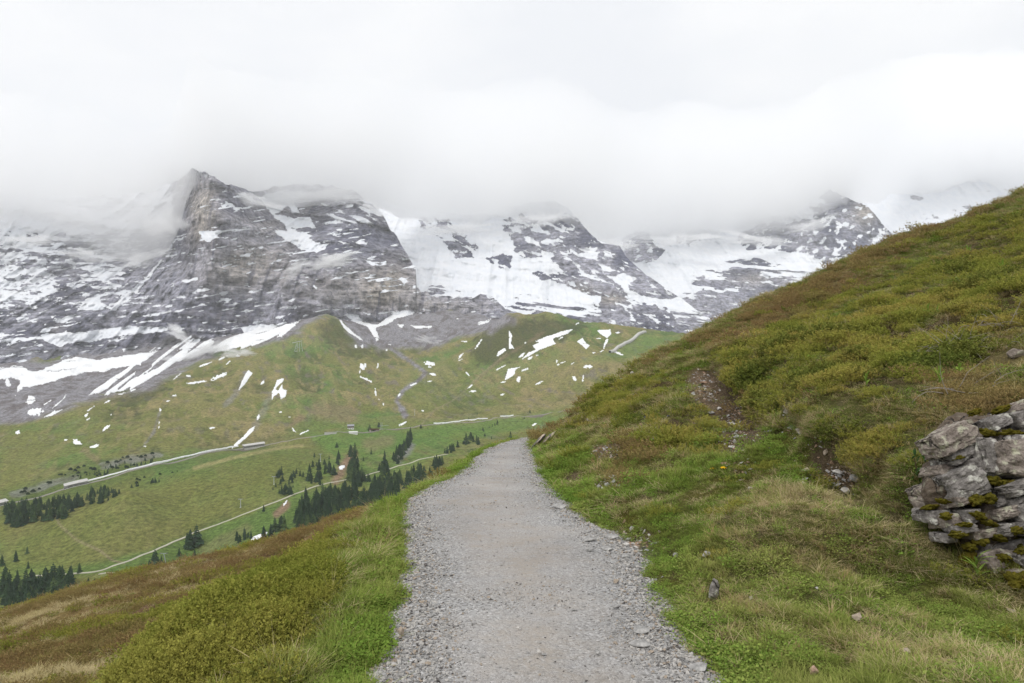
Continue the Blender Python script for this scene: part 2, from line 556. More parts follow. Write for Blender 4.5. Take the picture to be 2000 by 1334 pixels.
c = lerp3(c, brownc, smooth(0.25, 0.7, vf['heath']) * 0.75)
c = lerp3(c, C3(84, 72, 50) * 0.75, smooth(0.2, 0.5, vf['shrub']) * 0.85)
c = lerp3(c, soil, smooth(0.35, 0.75, vf['bare']))
c = lerp3(c, soil * 0.7, np.clip(LIPF * 1.2, 0, 1))
c = lerp3(c, soil * 0.9, smooth(0.05, 0.5, fbm(NX / 0.25, ND / 0.3, seed=41)) * 0.55)
c = lerp3(c, peb, smooth(-0.25, 0.02, NSD + 0.1 * vf['n2']) * (ND < 40) * 0.8)
# the moor: far enough that its plants are colour, in streaks along the slope
mo = vf['moor']
st = fbm((NX + 0.8 * ND) / 9.0, (ND - 0.3 * NX) / 2.2, seed=44, octv=5)
mc = lerp3(C3(134, 112, 76)[None, None] * np.ones(NX.shape + (1,)), C3(124, 116, 56), smooth(-0.15, 0.25, st))
mc = lerp3(mc, C3(176, 160, 112), smooth(0.22, 0.5, fbm((NX + 0.7 * ND) / 6.0, (ND - 0.3 * NX) / 2.0, seed=45, octv=5)) * smooth(26, 14, ND))
mc = lerp3(mc, C3(112, 88, 68), smooth(0.1, 0.45, fbm((NX + 0.8 * ND) / 7.0, (ND - 0.3 * NX) / 1.7, seed=46, octv=5)) * 0.8)
c = lerp3(c, mc * 0.85, mo)
tn = NT('alpine_turf')
tv = tn.coord()
fine = tn.noise(tv, 40, 8, 0.75)
mid = tn.noise(tv, 6, 5, 0.6)
cc = tn.mix(tn.attr('Col'), tn.ramp(fine, [(0.34, 0.35), (0.66, 1.6)]), 0.9, 'MULTIPLY')
cc = tn.mix(cc, tn.ramp(mid, [(0.3, 0.75), (0.7, 1.2)]), 0.6, 'MULTIPLY')
M_TURF = tn.finish(cc, 0.95, tn.bump(fine, 0.05, 1.0), 0.05)
me = mesh_np('hillside', np.stack([NX, ND, NZ], -1).reshape(-1, 3), grid_faces(*NX.shape), M_TURF, True, c.reshape(-1, 3))
hillside = obj('hillside', me, kind='structure')

# ---- gravel path: a sheet that dips under the turf at its ragged edge
pm = (NSD > -0.12) & (ND < 31)
cell = pm[:-1, :-1] & pm[1:, :-1] & pm[:-1, 1:] & pm[1:, 1:]
PZ = NZ + np.clip(NSD, -0.12, 0.12) * 0.2 + 0.012
ff = grid_faces(*NX.shape, mask=cell)
used, inv = np.unique(ff, return_inverse=True)
pv = np.stack([NX, ND, PZ], -1).reshape(-1, 3)[used]
e_ = np.clip(NSD, 0, 3).reshape(-1)[used]
tn = NT('crushed_gravel')
tv = tn.coord()
vor = tn.n('ShaderNodeTexVoronoi', feature='F1', i_Scale=62.0, i_Randomness=1.0)
tn.l(tv, vor.inputs['Vector'])
vor2 = tn.n('ShaderNodeTexVoronoi', feature='F1', i_Scale=150.0)
tn.l(tv, vor2.inputs['Vector'])
stone = tn.ramp(vor.outputs['Color'], [(0.0, (0.17, 0.165, 0.16)), (0.45, (0.33, 0.325, 0.32)), (0.8, (0.42, 0.415, 0.41)), (1.0, (0.60, 0.59, 0.58))])
sep = tn.n('ShaderNodeSeparateColor'); tn.l(vor.outputs['Color'], sep.inputs[0])
stone = tn.ramp(sep.outputs[0], [(0.0, (0.17, 0.165, 0.16)), (0.4, (0.31, 0.305, 0.30)), (0.8, (0.40, 0.395, 0.385)), (1.0, (0.58, 0.57, 0.56))])
sep2 = tn.n('ShaderNodeSeparateColor'); tn.l(vor2.outputs['Color'], sep2.inputs[0])
grit = tn.ramp(sep2.outputs[0], [(0.0, (0.27, 0.25, 0.235)), (0.5, (0.38, 0.36, 0.34)), (1.0, (0.48, 0.46, 0.44))])
big = tn.noise(tv, 1.1, 5, 0.6)
worn = tn.ramp(tn.math('ADD', tn.math('MULTIPLY', tn.attr('edge', o='Fac'), 0.55), tn.math('MULTIPLY', big, 0.9)), [(0.55, 0.0), (0.95, 1.0)])
dust = tn.noise(tv, 2.6, 6, 0.65)
grit = tn.mix(grit, (0.36, 0.32, 0.275), tn.ramp(dust, [(0.40, 0.0), (0.62, 0.85)]))
col = tn.mix(stone, grit, tn.math('MULTIPLY', worn, tn.ramp(tn.noise(tv, 22, 4), [(0.36, 0.55), (0.55, 1.0)])))
col = tn.mix(col, tn.ramp(tn.noise(tv, 0.7, 4), [(0.3, 0.86), (0.7, 1.12)]), 0.8, 'MULTIPLY')
hgt = tn.math('SUBTRACT', 0.5, tn.math('ADD', tn.math('MULTIPLY', vor.outputs['Distance'], 0.7), tn.math('MULTIPLY', vor2.outputs['Distance'], 0.4)))
M_GRAVEL = tn.finish(col, 0.92, tn.bump(hgt, 0.012, 0.9), 0.1)
me = mesh_np('gravel_path', pv, inv.reshape(ff.shape), M_GRAVEL, True, None, {'edge': e_})
gravel_path = obj('gravel_path', me, kind='structure')

# ================================================================== VALLEY (heightfield)
val_ctrl = [  # photo column, distance, photo row
    (-600, 300, 1560), (-600, 700, 1280), (-600, 1000, 1090), (-600, 1500, 930), (-600, 2300, 790), (-600, 3000, 740),
    (0, 250, 1560), (0, 500, 1330), (0, 650, 1235), (0, 760, 1160), (0, 820, 1122), (0, 950, 1040), (0, 1010, 1006), (0, 1060, 990), (0, 1250, 935), (0, 1550, 850), (0, 1900, 785), (0, 2300, 740), (0, 2750, 716), (0, 3400, 690),
    (120, 860, 1098), (120, 980, 1003), (120, 1040, 995), (120, 1120, 963), (120, 1300, 910),
    (250, 250, 1540), (250, 500, 1290), (250, 680, 1180), (250, 790, 1118), (250, 850, 1092), (250, 930, 1030), (250, 1020, 962), (250, 1100, 968), (250, 1210, 926), (250, 1500, 850), (250, 1900, 782), (250, 2400, 722), (250, 2850, 692), (250, 3500, 660),
    (380, 900, 1080), (380, 930, 1046), (380, 1040, 985), (380, 1170, 918), (380, 1240, 925), (380, 1360, 895), (380, 1700, 820),
    (500, 300, 1450), (500, 700, 1140), (500, 870, 1050), (500, 990, 996), (500, 1150, 925), (500, 1300, 884), (500, 1390, 888), (500, 1500, 873), (500, 1850, 800), (500, 2250, 732), (500, 2750, 672), (500, 3050, 645),
    (640, 700, 1110), (640, 950, 1010), (640, 1100, 948), (640, 1300, 893), (640, 1560, 852), (640, 1620, 848), (640, 2000, 780), (640, 2400, 712), (640, 2800, 650), (635, 3050, 611), (640, 3300, 640),
    (750, 300, 1380), (750, 650, 1100), (750, 950, 985), (750, 1120, 932), (750, 1300, 890), (750, 1500, 862), (750, 1720, 838), (750, 2050, 790), (750, 2450, 730), (750, 2900, 680), (750, 3200, 640), (750, 3500, 608),
    (870, 900, 975), (870, 1250, 895), (870, 1500, 860), (870, 1800, 826), (870, 2100, 785), (870, 2500, 715), (870, 2900, 665), (870, 3400, 610),
    (1000, 350, 1300), (1000, 800, 1010), (1000, 1250, 895), (1000, 1500, 862), (1000, 1900, 812), (1000, 2150, 775), (1000, 2450, 705), (1000, 2650, 650), (1000, 2780, 622), (1000, 3000, 640),
    (1090, 2400, 700), (1090, 2650, 640), (1090, 2780, 613), (1090, 2950, 640), (1090, 2000, 795),
    (1170, 2750, 632), (1170, 2950, 650), (1250, 350, 1250), (1250, 900, 1000), (1250, 1500, 845), (1250, 2000, 770), (1250, 2400, 695), (1250, 2720, 642), (1250, 2900, 655), (1340, 2750, 647), (1340, 2950, 668),
    (1500, 400, 1200), (1500, 1500, 850), (1500, 2000, 775), (1500, 2700, 665), (1500, 3000, 685),
    (2100, 500, 1200), (2100, 1500, 860), (2100, 2700, 675), (2100, 3200, 690), (2700, 1500, 860), (2700, 2900, 680)]
val_ctrl = np.array(val_ctrl, float)
tps_val = TPS(np.stack([val_ctrl[:, 0] / 420, np.log(val_ctrl[:, 1]) * 1.6], -1), val_ctrl[:, 2], 1e-3)
vu = np.concatenate([np.linspace(-1500, -40, 50)[:-1], np.arange(-40, 1441, 2.6), np.linspace(1440, 3000, 50)[1:]])
vd = np.exp(np.concatenate([np.linspace(math.log(230), math.log(600), 40)[:-1], np.linspace(math.log(600), math.log(3700), 390)]))
VU, VD = np.meshgrid(vu, vd)
VX = VD * (VU - UC) / F
VV0 = tps_val(VU / 420, np.log(VD) * 1.6)
VZ = VD * (VH - VV0) / F
rl = smooth(900, 2200, VD)
VZ = VZ + (5 + 11 * rl) * fbm(VX / 330, VD / 330, seed=51, octv=2) + (3.0 + 17.0 * rl) * fbm((VX + 0.3 * VD) / 150, VD / 190, seed=52, octv=4, ridge=True) + (0.7 + 3.0 * rl) * fbm(VX / 34, VD / 50, seed=53, octv=4)
VAL = Fan(vu, vd, VZ)
VV = VAL.V

# colours of the alp: mown and grazed greens, dead grass, scree, streaks, shade painted into the folds
U_, V_ = VU, VV
g1 = fbm(VX / 260, VD / 260, seed=61, octv=5); g2 = fbm(VX / 60, VD / 80, seed=62, octv=5); g3 = fbm(VX / 18, VD / 24, seed=63, octv=4)
slp = fbm((VX + VD * 0.5) / 40, (VD - VX * .4) / 160, seed=64, octv=4)
olive = C3(120, 124, 68) * 0.86; green = C3(104, 130, 66) * 0.84; brown = C3(150, 138, 96) * 0.84; dark = C3(70, 80, 46) * 0.75
lush = C3(102, 138, 64) * 0.78; scree = C3(146, 144, 150) * 0.88; earth = C3(150, 128, 104) * 0.8
vc = lerp3(olive * np.ones(VX.shape + (1,)), green, smooth(-0.1, 0.35, g1 + 0.35 * g2))
vc = lerp3(vc, brown, smooth(0.02, 0.5, 0.6 * g2 - 0.5 * g1 + 0.35 * slp) * (0.55 + 0.35 * rl))
vc = lerp3(vc, dark, smooth(0.10, 0.5, g3 * 0.7 + g2 * 0.5) * 0.6)
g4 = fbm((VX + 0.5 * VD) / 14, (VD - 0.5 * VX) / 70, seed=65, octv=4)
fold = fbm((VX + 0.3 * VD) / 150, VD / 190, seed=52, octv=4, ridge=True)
vc = lerp3(vc, dark * 1.1, smooth(0.05, -0.35, fold) * 0.55 * (0.3 + 0.7 * rl))  # hollows of the folds coloured darker to strengthen their shading
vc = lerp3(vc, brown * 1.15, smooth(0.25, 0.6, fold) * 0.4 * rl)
vc = lerp3(vc, brown * 1.1, smooth(0.12, 0.5, g4 + 0.3 * g2) * (0.25 + 0.5 * rl))
vc = lerp3(vc, C3(128, 120, 110) * 0.8, smooth(0.30, 0.55, fbm((VX + 0.5 * VD) / 22, (VD - 0.4 * VX) / 60, seed=66, octv=5)) * rl * 0.8)
def paint(colr, m):
    global vc
    vc = lerp3(vc, colr, np.clip(m, 0, 1))
def band(poly, soft=10, amp=9, n=g2):
    return smooth(-soft, soft, sdf(U_, V_, poly) + amp * n)
paint(olive * 0.93, band([(0, 1040), (240, 962), (500, 885), (640, 852), (640, 900), (560, 960), (280, 1075), (190, 1105), (0, 1105)], 20) * 0.65)
paint(green * 0.9, band([(60, 1130), (290, 1075), (560, 975), (640, 960), (560, 1040), (330, 1110), (240, 1120)], 8) * 0.9)
paint(green * 0.75, band([(0, 960), (200, 900), (430, 880), (560, 872), (300, 930), (100, 985), (0, 1015)], 14) * 0.7)
paint(lush, band([(600, 848), (800, 832), (1010, 815), (1130, 800), (1100, 830), (960, 850), (820, 870), (780, 880), (640, 880)], 12, 16) * 0.75)
paint(lush * 0.9, band([(620, 800), (760, 800), (790, 830), (640, 842), (560, 850)], 12, 18) * 0.5)
paint(lush, band([(1190, 690), (1260, 650), (1330, 655), (1250, 700), (1140, 705)], 10, 10) * 0.55)
paint(lush * 0.9, band([(860, 690), (900, 700), (890, 720), (1000, 800), (880, 800), (830, 800), (780, 770), (800, 720)], 10, 18) * 0.25)
paint(dark * 1.05, band([(930, 660), (1000, 622), (1130, 625), (1145, 640), (1040, 690), (960, 715), (920, 700)], 8, 14, g3) * 0.75)
paint(dark, band([(620, 640), (650, 620), (700, 660), (720, 690), (690, 700), (640, 670)], 8, 14, g3) * 0.6)
paint(dark, band([(210, 780), (300, 745), (330, 760), (260, 800)], 8, 10, g3) * 0.6)
# scree and stone
scr = np.maximum.reduce([
    band([(-600, 700), (0, 690), (100, 705), (300, 640), (480, 630), (640, 600), (640, 612), (560, 660), (440, 690), (380, 715), (290, 760), (230, 768), (110, 805), (60, 825), (0, 830), (-600, 850)], 8, 12, g2),
    band([(655, 612), (700, 605), (980, 600), (1000, 625), (960, 650), (900, 660), (860, 680), (760, 680), (700, 682), (680, 660)], 7, 14, g2),
    smooth(6, 1, linedist(U_, V_, [(762, 680), (800, 705), (832, 728), (815, 745), (788, 762), (774, 782), (786, 800), (795, 812)]) + 2 * g3),
    smooth(9, 3, linedist(U_, V_, [(784, 798), (792, 812)]) + 2 * g3),
    smooth(4, 0.5, linedist(U_, V_, [(312, 805), (300, 845), (280, 872)]) + 2 * g3) * 0.6,
    smooth(14, 2, linedist(U_, V_, [(780, 895), (800, 872)]) + 4 * g3) * 0.8,
    smooth(10, 3, linedist(U_, V_, [(200, 908), (310, 888)]) + 6 * g3) * 0.55,
    smooth(10, 3, linedist(U_, V_, [(25, 968), (70, 955), (150, 930)]) + 6 * g3) * 0.5,
    smooth(8, 2, linedist(U_, V_, [(480, 730), (460, 770), (440, 790)]) + 5 * g3) * 0.5,
    smooth(10, 2, linedist(U_, V_, [(530, 770), (500, 830)]) + 5 * g3) * 0.35])
scc = lerp3(scree * np.ones(VX.shape + (1,)), C3(122, 116, 118) * 0.8, smooth(-0.1, 0.4, g3 + 0.4 * g2))
vc = lerp3(vc, scc, scr)
ear = np.maximum.reduce([
    smooth(14, 2, linedist(U_, V_, [(690, 885), (676, 905), (655, 940)]) + 4 * g3),
    smooth(10, 2, linedist(U_, V_, [(560, 985), (540, 1005)]) + 4 * g3),
    smooth(26, 4, linedist(U_, V_, [(620, 800), (680, 808)]) + 10 * g2) * 0.6,
    smooth(10, 2, linedist(U_, V_, [(590, 815), (570, 830)]) + 6 * g2) * 0.6,
    smooth(4, 1, linedist(U_, V_, [(1060, 650), (980, 700), (930, 745)]) + 4 * g3) * 0.5,
    smooth(10, 2, linedist(U_, V_, [(165, 880), (190, 900)]) + 4 * g3) * 0.5,
    smooth(20, 4, linedist(U_, V_, [(720, 868), (760, 860)]) + 8 * g3) * 0.5,
    smooth(20, 3, linedist(U_, V_, [(400, 1075), (480, 1035)]) + 8 * g3) * 0.3])
paint(earth, ear)
trk = np.maximum(smooth(3.2, 1.2, linedist(U_, V_, [(110, 1008), (116, 1025), (150, 1055), (195, 1075), (220, 1095), (243, 1100)]) + 0.5 * g3), smooth(2.2, 0.8, linedist(U_, V_, [(822, 830), (850, 800), (880, 785), (900, 770), (935, 735), (990, 690)]) + g3) * 0.8)
paint(C3(152, 142, 112) * 0.8, trk * 0.8)
paint(C3(178, 166, 118) * 0.8, smooth(6, 1, linedist(U_, V_, [(380, 915), (470, 890), (540, 876), (590, 870)]) + 2 * g3) * 0.6)
tn = NT('alp_pasture')
tv = tn.coord()
f1 = tn.noise(tv, 0.16, 7, 0.7)
f2 = tn.noise(tv, 0.05, 5, 0.6)
cc = tn.mix(tn.attr('Col'), tn.ramp(f1, [(0.33, 0.42), (0.67, 1.55)]), 0.9, 'MULTIPLY')
f3 = tn.noise(tv, 0.6, 4, 0.7)
cc = tn.mix(cc, tn.ramp(f3, [(0.35, 0.6), (0.65, 1.4)]), 0.6, 'MULTIPLY')
cc = tn.mix(cc, tn.ramp(f2, [(0.3, (0.86, 0.84, 0.8)), (0.7, (1.1, 1.1, 1.08))]), 0.8, 'MULTIPLY')
M_ALP = tn.finish(cc, 0.95, tn.bump(f1, 3.5, 0.9), 0.05)
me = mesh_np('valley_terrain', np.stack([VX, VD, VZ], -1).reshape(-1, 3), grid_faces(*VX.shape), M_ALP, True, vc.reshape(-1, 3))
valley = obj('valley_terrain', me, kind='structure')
# ================================================================== MOUNTAINS
def jag(us, vs, step=1.7, amp=3.0, seed=0):
    """polyline of the skyline / foot -> function of photo column, with rocky teeth"""
    us = np.asarray(us, float); vs = np.asarray(vs, float)
    def f(u):
        return np.interp(u, us, vs) + amp * fbm(u / 23.0, u * 0 + seed * 3.1, seed=seed, octv=5, gain=0.6)
    return f

tn = NT('mountain_rock_snow')
tv = tn.coord()
fa = tn.noise(tn.coord((1, 1, 2.2)), 0.022, 9, 0.72)
fs = tn.noise(tn.coord((1, 1, 0.14)), 0.040, 6, 0.66)
wv = tn.noise(tn.coord((0.12, 0.12, 3.0)), 0.032, 6, 0.68)
rock = tn.mix(tn.attr('Col'), tn.ramp(fa, [(0.36, 0.32), (0.64, 1.55)]), 0.92, 'MULTIPLY')
rock = tn.mix(rock, tn.ramp(fs, [(0.38, (0.42, 0.44, 0.52)), (0.52, (1.12, 1.1, 1.07))]), 0.6, 'MULTIPLY')
rock = tn.mix(rock, tn.ramp(wv, [(0.40, 0.55), (0.58, 1.2)]), 0.42, 'MULTIPLY')
sm = tn.math('ADD', tn.attr('snow', o='Fac'), tn.math('MULTIPLY', tn.math('SUBTRACT', tn.noise(tv, 0.05, 6, 0.65), 0.5), 0.9))
sm = tn.ramp(sm, [(0.46, 0.0), (0.54, 1.0)])
snowc = tn.ramp(tn.noise(tv, 0.012, 6, 0.6), [(0.3, (0.80, 0.83, 0.88)), (0.7, (0.90, 0.91, 0.93))])
col = tn.mix(rock, snowc, sm)
hgt = tn.math('MULTIPLY', tn.math('ADD', fa, tn.math('MULTIPLY', fs, 0.6)), tn.math('SUBTRACT', 1.0, tn.math('MULTIPLY', sm, 0.8)))
M_MTN = tn.finish(col, 0.9, tn.bump(hgt, 45.0, 1.0), 0.1)

def mountain(name, u0, u1, skyf, basef, dctrl, colf, snowf, step=1.7, relief=70.0, strata=14.0, seed=0, rows=None, back=900.0, jagz=True):
    u = np.arange(u0, u1 + 0.1, step)
    vs, vb = skyf(u), basef(u)
    n = rows or int(max(20, (vb - vs).max() / step))
    t = np.linspace(0, 1, n)[:, None]
    V = vb[None] + (vs - vb)[None] * t
    U = np.broadcast_to(u[None], V.shape)
    dc = np.asarray(dctrl, float)
    D = TPS(dc[:, :2] / 150, dc[:, 2], 1e-3)(U / 150, V / 150)
    X0, Z0 = D * (U - UC) / F, D * (VH - V) / F
    # buttresses and gullies, ledges stepping back with height
    rid = fbm(X0 / 420, Z0 / 900, seed=seed + 1, octv=5, gain=0.55, ridge=True)
    gul = fbm(X0 / 95, Z0 / 420, seed=seed + 2, octv=4, ridge=True)
    zz = Z0 + 0.12 * X0 + 40 * fbm(X0 / 300, Z0 / 200, seed=seed + 3, octv=3)
    led = fbm(zz / 70, zz * 0 + 1.7, seed=seed + 4, octv=4)
    D = D - relief * rid - relief * 0.5 * gul + strata * led * 2.6 - strata * fbm(X0 / 40, Z0 / 30, seed=seed + 5, octv=3)
    P = P3(U, V, D)
    # behind the skyline the ground drops away
    bk = [P[-1] + np.array([0, b, -h]) for b, h in ((40, 12), (back * .4, back * .35), (back, back))]
    fr = [P[0] + np.array([0, -60, -90.0])]
    PP = np.concatenate([np.array(fr), P, np.array(bk)], 0)
    sn = snowf(U, V, X0, Z0, rid, gul, led)
    rc = colf(U, V, X0, Z0, rid, gul, led)
    def pad(a):
        return np.concatenate([a[:1], a, a[-1:], a[-1:], a[-1:]], 0)
    me = mesh_np(name, PP.reshape(-1, 3), grid_faces(*PP.shape[:2]), M_MTN, True, pad(rc).reshape(-1, 3), {'snow': pad(sn)})
    return obj(name, me, kind='structure')

ROCK = C3(190, 189, 203); DARK = C3(112, 114, 138); TAN = C3(222, 211, 196); PALE = C3(196, 195, 204)
def poly_sum(U, V, polys, soft=2.0, amp=3.0, n=None):
    m = np.full(U.shape, -50.0)
    for p in polys:
        m = np.maximum(m, sdf(U, V, p, 30))
    return np.clip(0.5 + (m + (amp * n if n is not None else 0)) / (2 * soft), -0.5, 1.5)

# ---- the big front peak -----------------------------------------------------
sky1 = jag([-900, -300, 0, 150, 300, 350, 362, 376, 395, 415, 440, 500, 545, 600, 650, 700, 728, 745, 760, 775, 790, 801, 812, 809, 822, 850, 900, 960, 1010],
           [375, 378, 380, 385, 372, 352, 338, 325, 334, 345, 357, 372, 366, 360, 364, 378, 394, 414, 440, 462, 486, 506, 516, 548, 570, 576, 579, 582, 612], amp=9, seed=71)
base1 = jag([-900, 0, 60, 150, 260, 330, 420, 500, 600, 640, 700, 800, 900, 1010], [735, 728, 740, 712, 705, 690, 668, 655, 622, 622, 628, 632, 636, 640], amp=2, seed=72)
d1 = [(-900, 735, 2900), (-900, 400, 4000), (0, 725, 2780), (0, 665, 2950), (0, 560, 3400), (0, 450, 3800), (0, 400, 3950), (150, 715, 2850), (150, 660, 2990), (150, 560, 3500), (150, 450, 3950), (150, 420, 4050),
      (300, 690, 2900), (300, 640, 3020), (300, 560, 3350), (300, 480, 3950), (310, 430, 4150), (345, 560, 3200), (345, 480, 3650), (352, 350, 4350), (385, 640, 3050), (380, 560, 3180), (375, 470, 3380), (385, 400, 3480), (382, 330, 3560),
      (500, 645, 3100), (500, 560, 3260), (500, 480, 3420), (500, 420, 3640), (500, 375, 3850), (620, 610, 3150), (620, 530, 3320), (600, 490, 3520), (600, 440, 3950), (600, 365, 4600),
      (640, 610, 3250), (640, 500, 3400), (700, 620, 3300), (700, 530, 3420), (700, 490, 3620), (700, 440, 3950), (710, 385, 4400), (790, 620, 3400), (790, 560, 3500), (790, 500, 3850), (760, 450, 4100), (900, 635, 3480), (900, 580, 3640), (1010, 640, 3550), (1010, 612, 3680)]
SN1 = [
    [(350, 462), (335, 480), (310, 520), (275, 560), (250, 590), (205, 616), (215, 605), (245, 575), (265, 558), (290, 535), (315, 505), (340, 470)],
    [(145, 610), (170, 583), (200, 573), (195, 590), (215, 600), (185, 606), (160, 606)], [(103, 630), (150, 612), (140, 622), (120, 632)],
    [(-900, 640), (0, 661), (85, 658), (100, 651), (180, 649), (230, 639), (260, 636), (330, 639), (325, 647), (230, 656), (190, 666), (150, 669), (115, 676), (95, 669), (85, 663), (0, 670), (-900, 660)],
    [(-900, 700), (0, 713), (45, 713), (55, 722), (70, 725), (105, 710), (150, 694), (175, 699), (195, 696), (210, 699), (265, 689), (300, 687), (270, 706), (240, 712), (200, 720), (170, 722), (130, 733), (110, 740), (80, 750), (45, 757), (30, 770), (40, 742), (20, 737), (0, 742), (-900, 740)],
    [(527, 413), (545, 420), (565, 425), (605, 424), (610, 432), (615, 444), (570, 446), (580, 452), (618, 460), (605, 465), (620, 474), (638, 478), (634, 488), (618, 494), (590, 488), (560, 470), (545, 460), (533, 447), (560, 450), (558, 440), (535, 425)],
    [(500, 385), (530, 375), (590, 372), (600, 380), (575, 395), (585, 415), (595, 418), (570, 414), (560, 402), (545, 418), (525, 414), (515, 395)],
    [(390, 453), (428, 451), (425, 463), (405, 472), (392, 464)], [(352, 549), (390, 538), (386, 546), (368, 552)], [(455, 500), (498, 492), (485, 500), (465, 503)],
    [(376, 572), (398, 560), (410, 566), (385, 572)], [(290, 613), (335, 606), (330, 612), (300, 616)], [(710, 506), (722, 510), (741, 518), (725, 517)], [(660, 470), (682, 476), (670, 476)], [(684, 470), (720, 473), (715, 477), (695, 475)],
    [(455, 375), (480, 378), (505, 396), (490, 392)], [(436, 392), (450, 396), (475, 413), (460, 411)], [(612, 556), (622, 566), (616, 568)], [(781, 537), (796, 546), (790, 556), (783, 550)], [(560, 588), (580, 581), (570, 590)],
    [(470, 640), (505, 634), (548, 634), (562, 642), (545, 660), (512, 669), (470, 676), (455, 680), (480, 655)],
    [(672, 616), (700, 613), (708, 628), (735, 634), (745, 628), (770, 609), (785, 605), (812, 609), (805, 615), (775, 622), (760, 633), (735, 640), (718, 640), (690, 628)],
    [(710, 611), (732, 611), (720, 615)], [(815, 609), (832, 609), (822, 613)]]
CONE = [(325, 655), (372, 650), (395, 660), (420, 668), (330, 724), (262, 757), (235, 770), (165, 775), (220, 738), (270, 704)]
def snow1(U, V, X, Z, rid, gul, led):
    n = fbm(U / 9, V / 5, seed=81, octv=4)
    s = poly_sum(U, V, SN1, 2.2, 4.0, n)
    # broken horizontal bands on the shaded left wall
    bandn = fbm((U + 0.25 * V) / 26, (V - 0.06 * U) / 5.0, seed=82, octv=5, gain=0.68)
    cov = 0.95 * smooth(330, 250, U) * smooth(440, 470, V) * smooth(640, 570, V) * (0.55 + 0.45 * smooth(150, 60, U) + 0.3 * blob(U, V, 215, 535, 70, 40))
    cov = np.maximum(cov, 0.33 * smooth(340, 280, U) * smooth(660, 600, V) * smooth(470, 520, V))
    s = np.maximum(s, 0.5 + (bandn - 0.52 + cov * 0.82 - 0.10) * 3.0)
    # right shoulder, ledges dipping to the right
    b2 = fbm((U - 0.6 * V) / 30, (V - 0.28 * U) / 6.0, seed=83, octv=5, gain=0.58)
    cov2 = smooth(590, 640, U) * smooth(775, 735, U) * smooth(470, 440, V) * smooth(360, 385, V)
    s = np.maximum(s, 0.5 + (b2 - 0.32 + (cov2 - 0.85) * 1.2) * 3.0)
    # thin ledges everywhere on the rock
    b3 = fbm(U / 22, (V + 0.15 * U) / 3.4, seed=84, octv=4)
    s = np.maximum(s, 0.5 + (b3 - 0.40 + 0.30 * led) * 3.0 * smooth(340, 420, V))
    # avalanche cones: stripes running down to the left
    st = fbm((U * 0.6 + V * 0.8) / 7.0, (V * 0.6 - U * 0.8) / 90, seed=85, octv=4)
    ins = smooth(-8, 10, sdf(U, V, CONE))
    s = np.maximum(s, 0.5 + (st + 0.02 + (ins - 1) * 1.5) * 3)
    s = np.maximum(s, 0.5 + (bandn - 0.1 + 2.0 * smooth(470, 430, V) * smooth(345, 320, U)) * 2.0 - 0.9)  # upper wall whitened inside the cloud so thin vapour hides it
    return s
def col1(U, V, X, Z, rid, gul, led):
    w = fbm(X / 160, Z / 160, seed=91, octv=5)
    streak = fbm(X / 22, Z / 260, seed=92, octv=4)
    c = lerp3(ROCK * np.ones(U.shape + (1,)), DARK, smooth(-0.1, 0.35, w + 0.5 * led))
    tan = 1.0 * blob(U, V, 395, 400, 28, 60) + 0.6 * blob(U, V, 470, 530, 90, 40) + 0.7 * blob(U, V, 740, 560, 130, 45) + 0.5 * blob(U, V, 880, 600, 120, 22) + 0.5 * blob(U, V, 520, 470, 60, 60)
    c = lerp3(c, TAN, np.clip(tan + 0.5 * w, 0, 1) * 0.8)
    c = lerp3(c, DARK * 0.8, smooth(0.15, 0.5, streak) * 0.6)
    c = lerp3(c, DARK * 0.85, blob(U, V, 700, 470, 90, 40) * 0.6)
    c = lerp3(c, C3(146, 144, 148) * 0.86, smooth(4, 18, sdf(U, V, CONE) + 10))
    c = lerp3(c, PALE * 0.9, blob(U, V, 60, 690, 400, 14) * 0.5)
    return c
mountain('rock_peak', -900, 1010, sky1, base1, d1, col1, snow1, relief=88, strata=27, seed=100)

# ---- glacier and the rounded snowy peak behind it -----------------------------
sky2 = jag([740, 770, 815, 860, 905, 960, 1000, 1080, 1108, 1130, 1150, 1170, 1192, 1210, 1222, 1262, 1292, 1325, 1400], [390, 400, 412, 415, 420, 418, 402, 392, 405, 428, 455, 472, 478, 480, 500, 538, 556, 580, 630], amp=4, seed=73)
base2 = jag([740, 1400], [650, 660], amp=1, seed=74)
d2 = [(740, 650, 3900), (740, 400, 5600), (850, 640, 3800), (850, 560, 4300), (850, 480, 4900), (850, 420, 5500), (1000, 640, 3900), (1000, 600, 4150), (1000, 540, 4600), (1000, 480, 5000), (1000, 410, 5500), (1080, 560, 4500), (1090, 500, 4750), (1085, 400, 5300),
      (1180, 640, 3900), (1180, 600, 4100), (1180, 560, 4350), (1190, 490, 4800), (1300, 640, 3950), (1300, 580, 4300), (1400, 650, 3900), (1400, 620, 4100)]
RK2 = [
    [(815, 425), (850, 422), (885, 418), (890, 435), (905, 450), (915, 475), (930, 478), (936, 485), (920, 490), (926, 503), (905, 505), (890, 503), (875, 485), (860, 465), (840, 452), (825, 447), (820, 435)],
    [(950, 505), (970, 498), (1000, 500), (997, 521), (985, 525), (965, 515)],
    [(975, 420), (1000, 405), (1080, 395), (1110, 405), (1130, 430), (1160, 462), (1175, 475), (1215, 478), (1230, 505), (1265, 535), (1290, 556), (1325, 578), (1320, 584), (1290, 586), (1250, 576), (1215, 560), (1235, 590), (1300, 600), (1330, 640), (1200, 640), (1170, 600), (1175, 577), (1150, 578), (1120, 562), (1080, 547), (1055, 545), (1040, 533), (1060, 530), (1090, 536), (1068, 510), (1040, 516), (1025, 505), (1005, 490), (1003, 470), (985, 450)]]
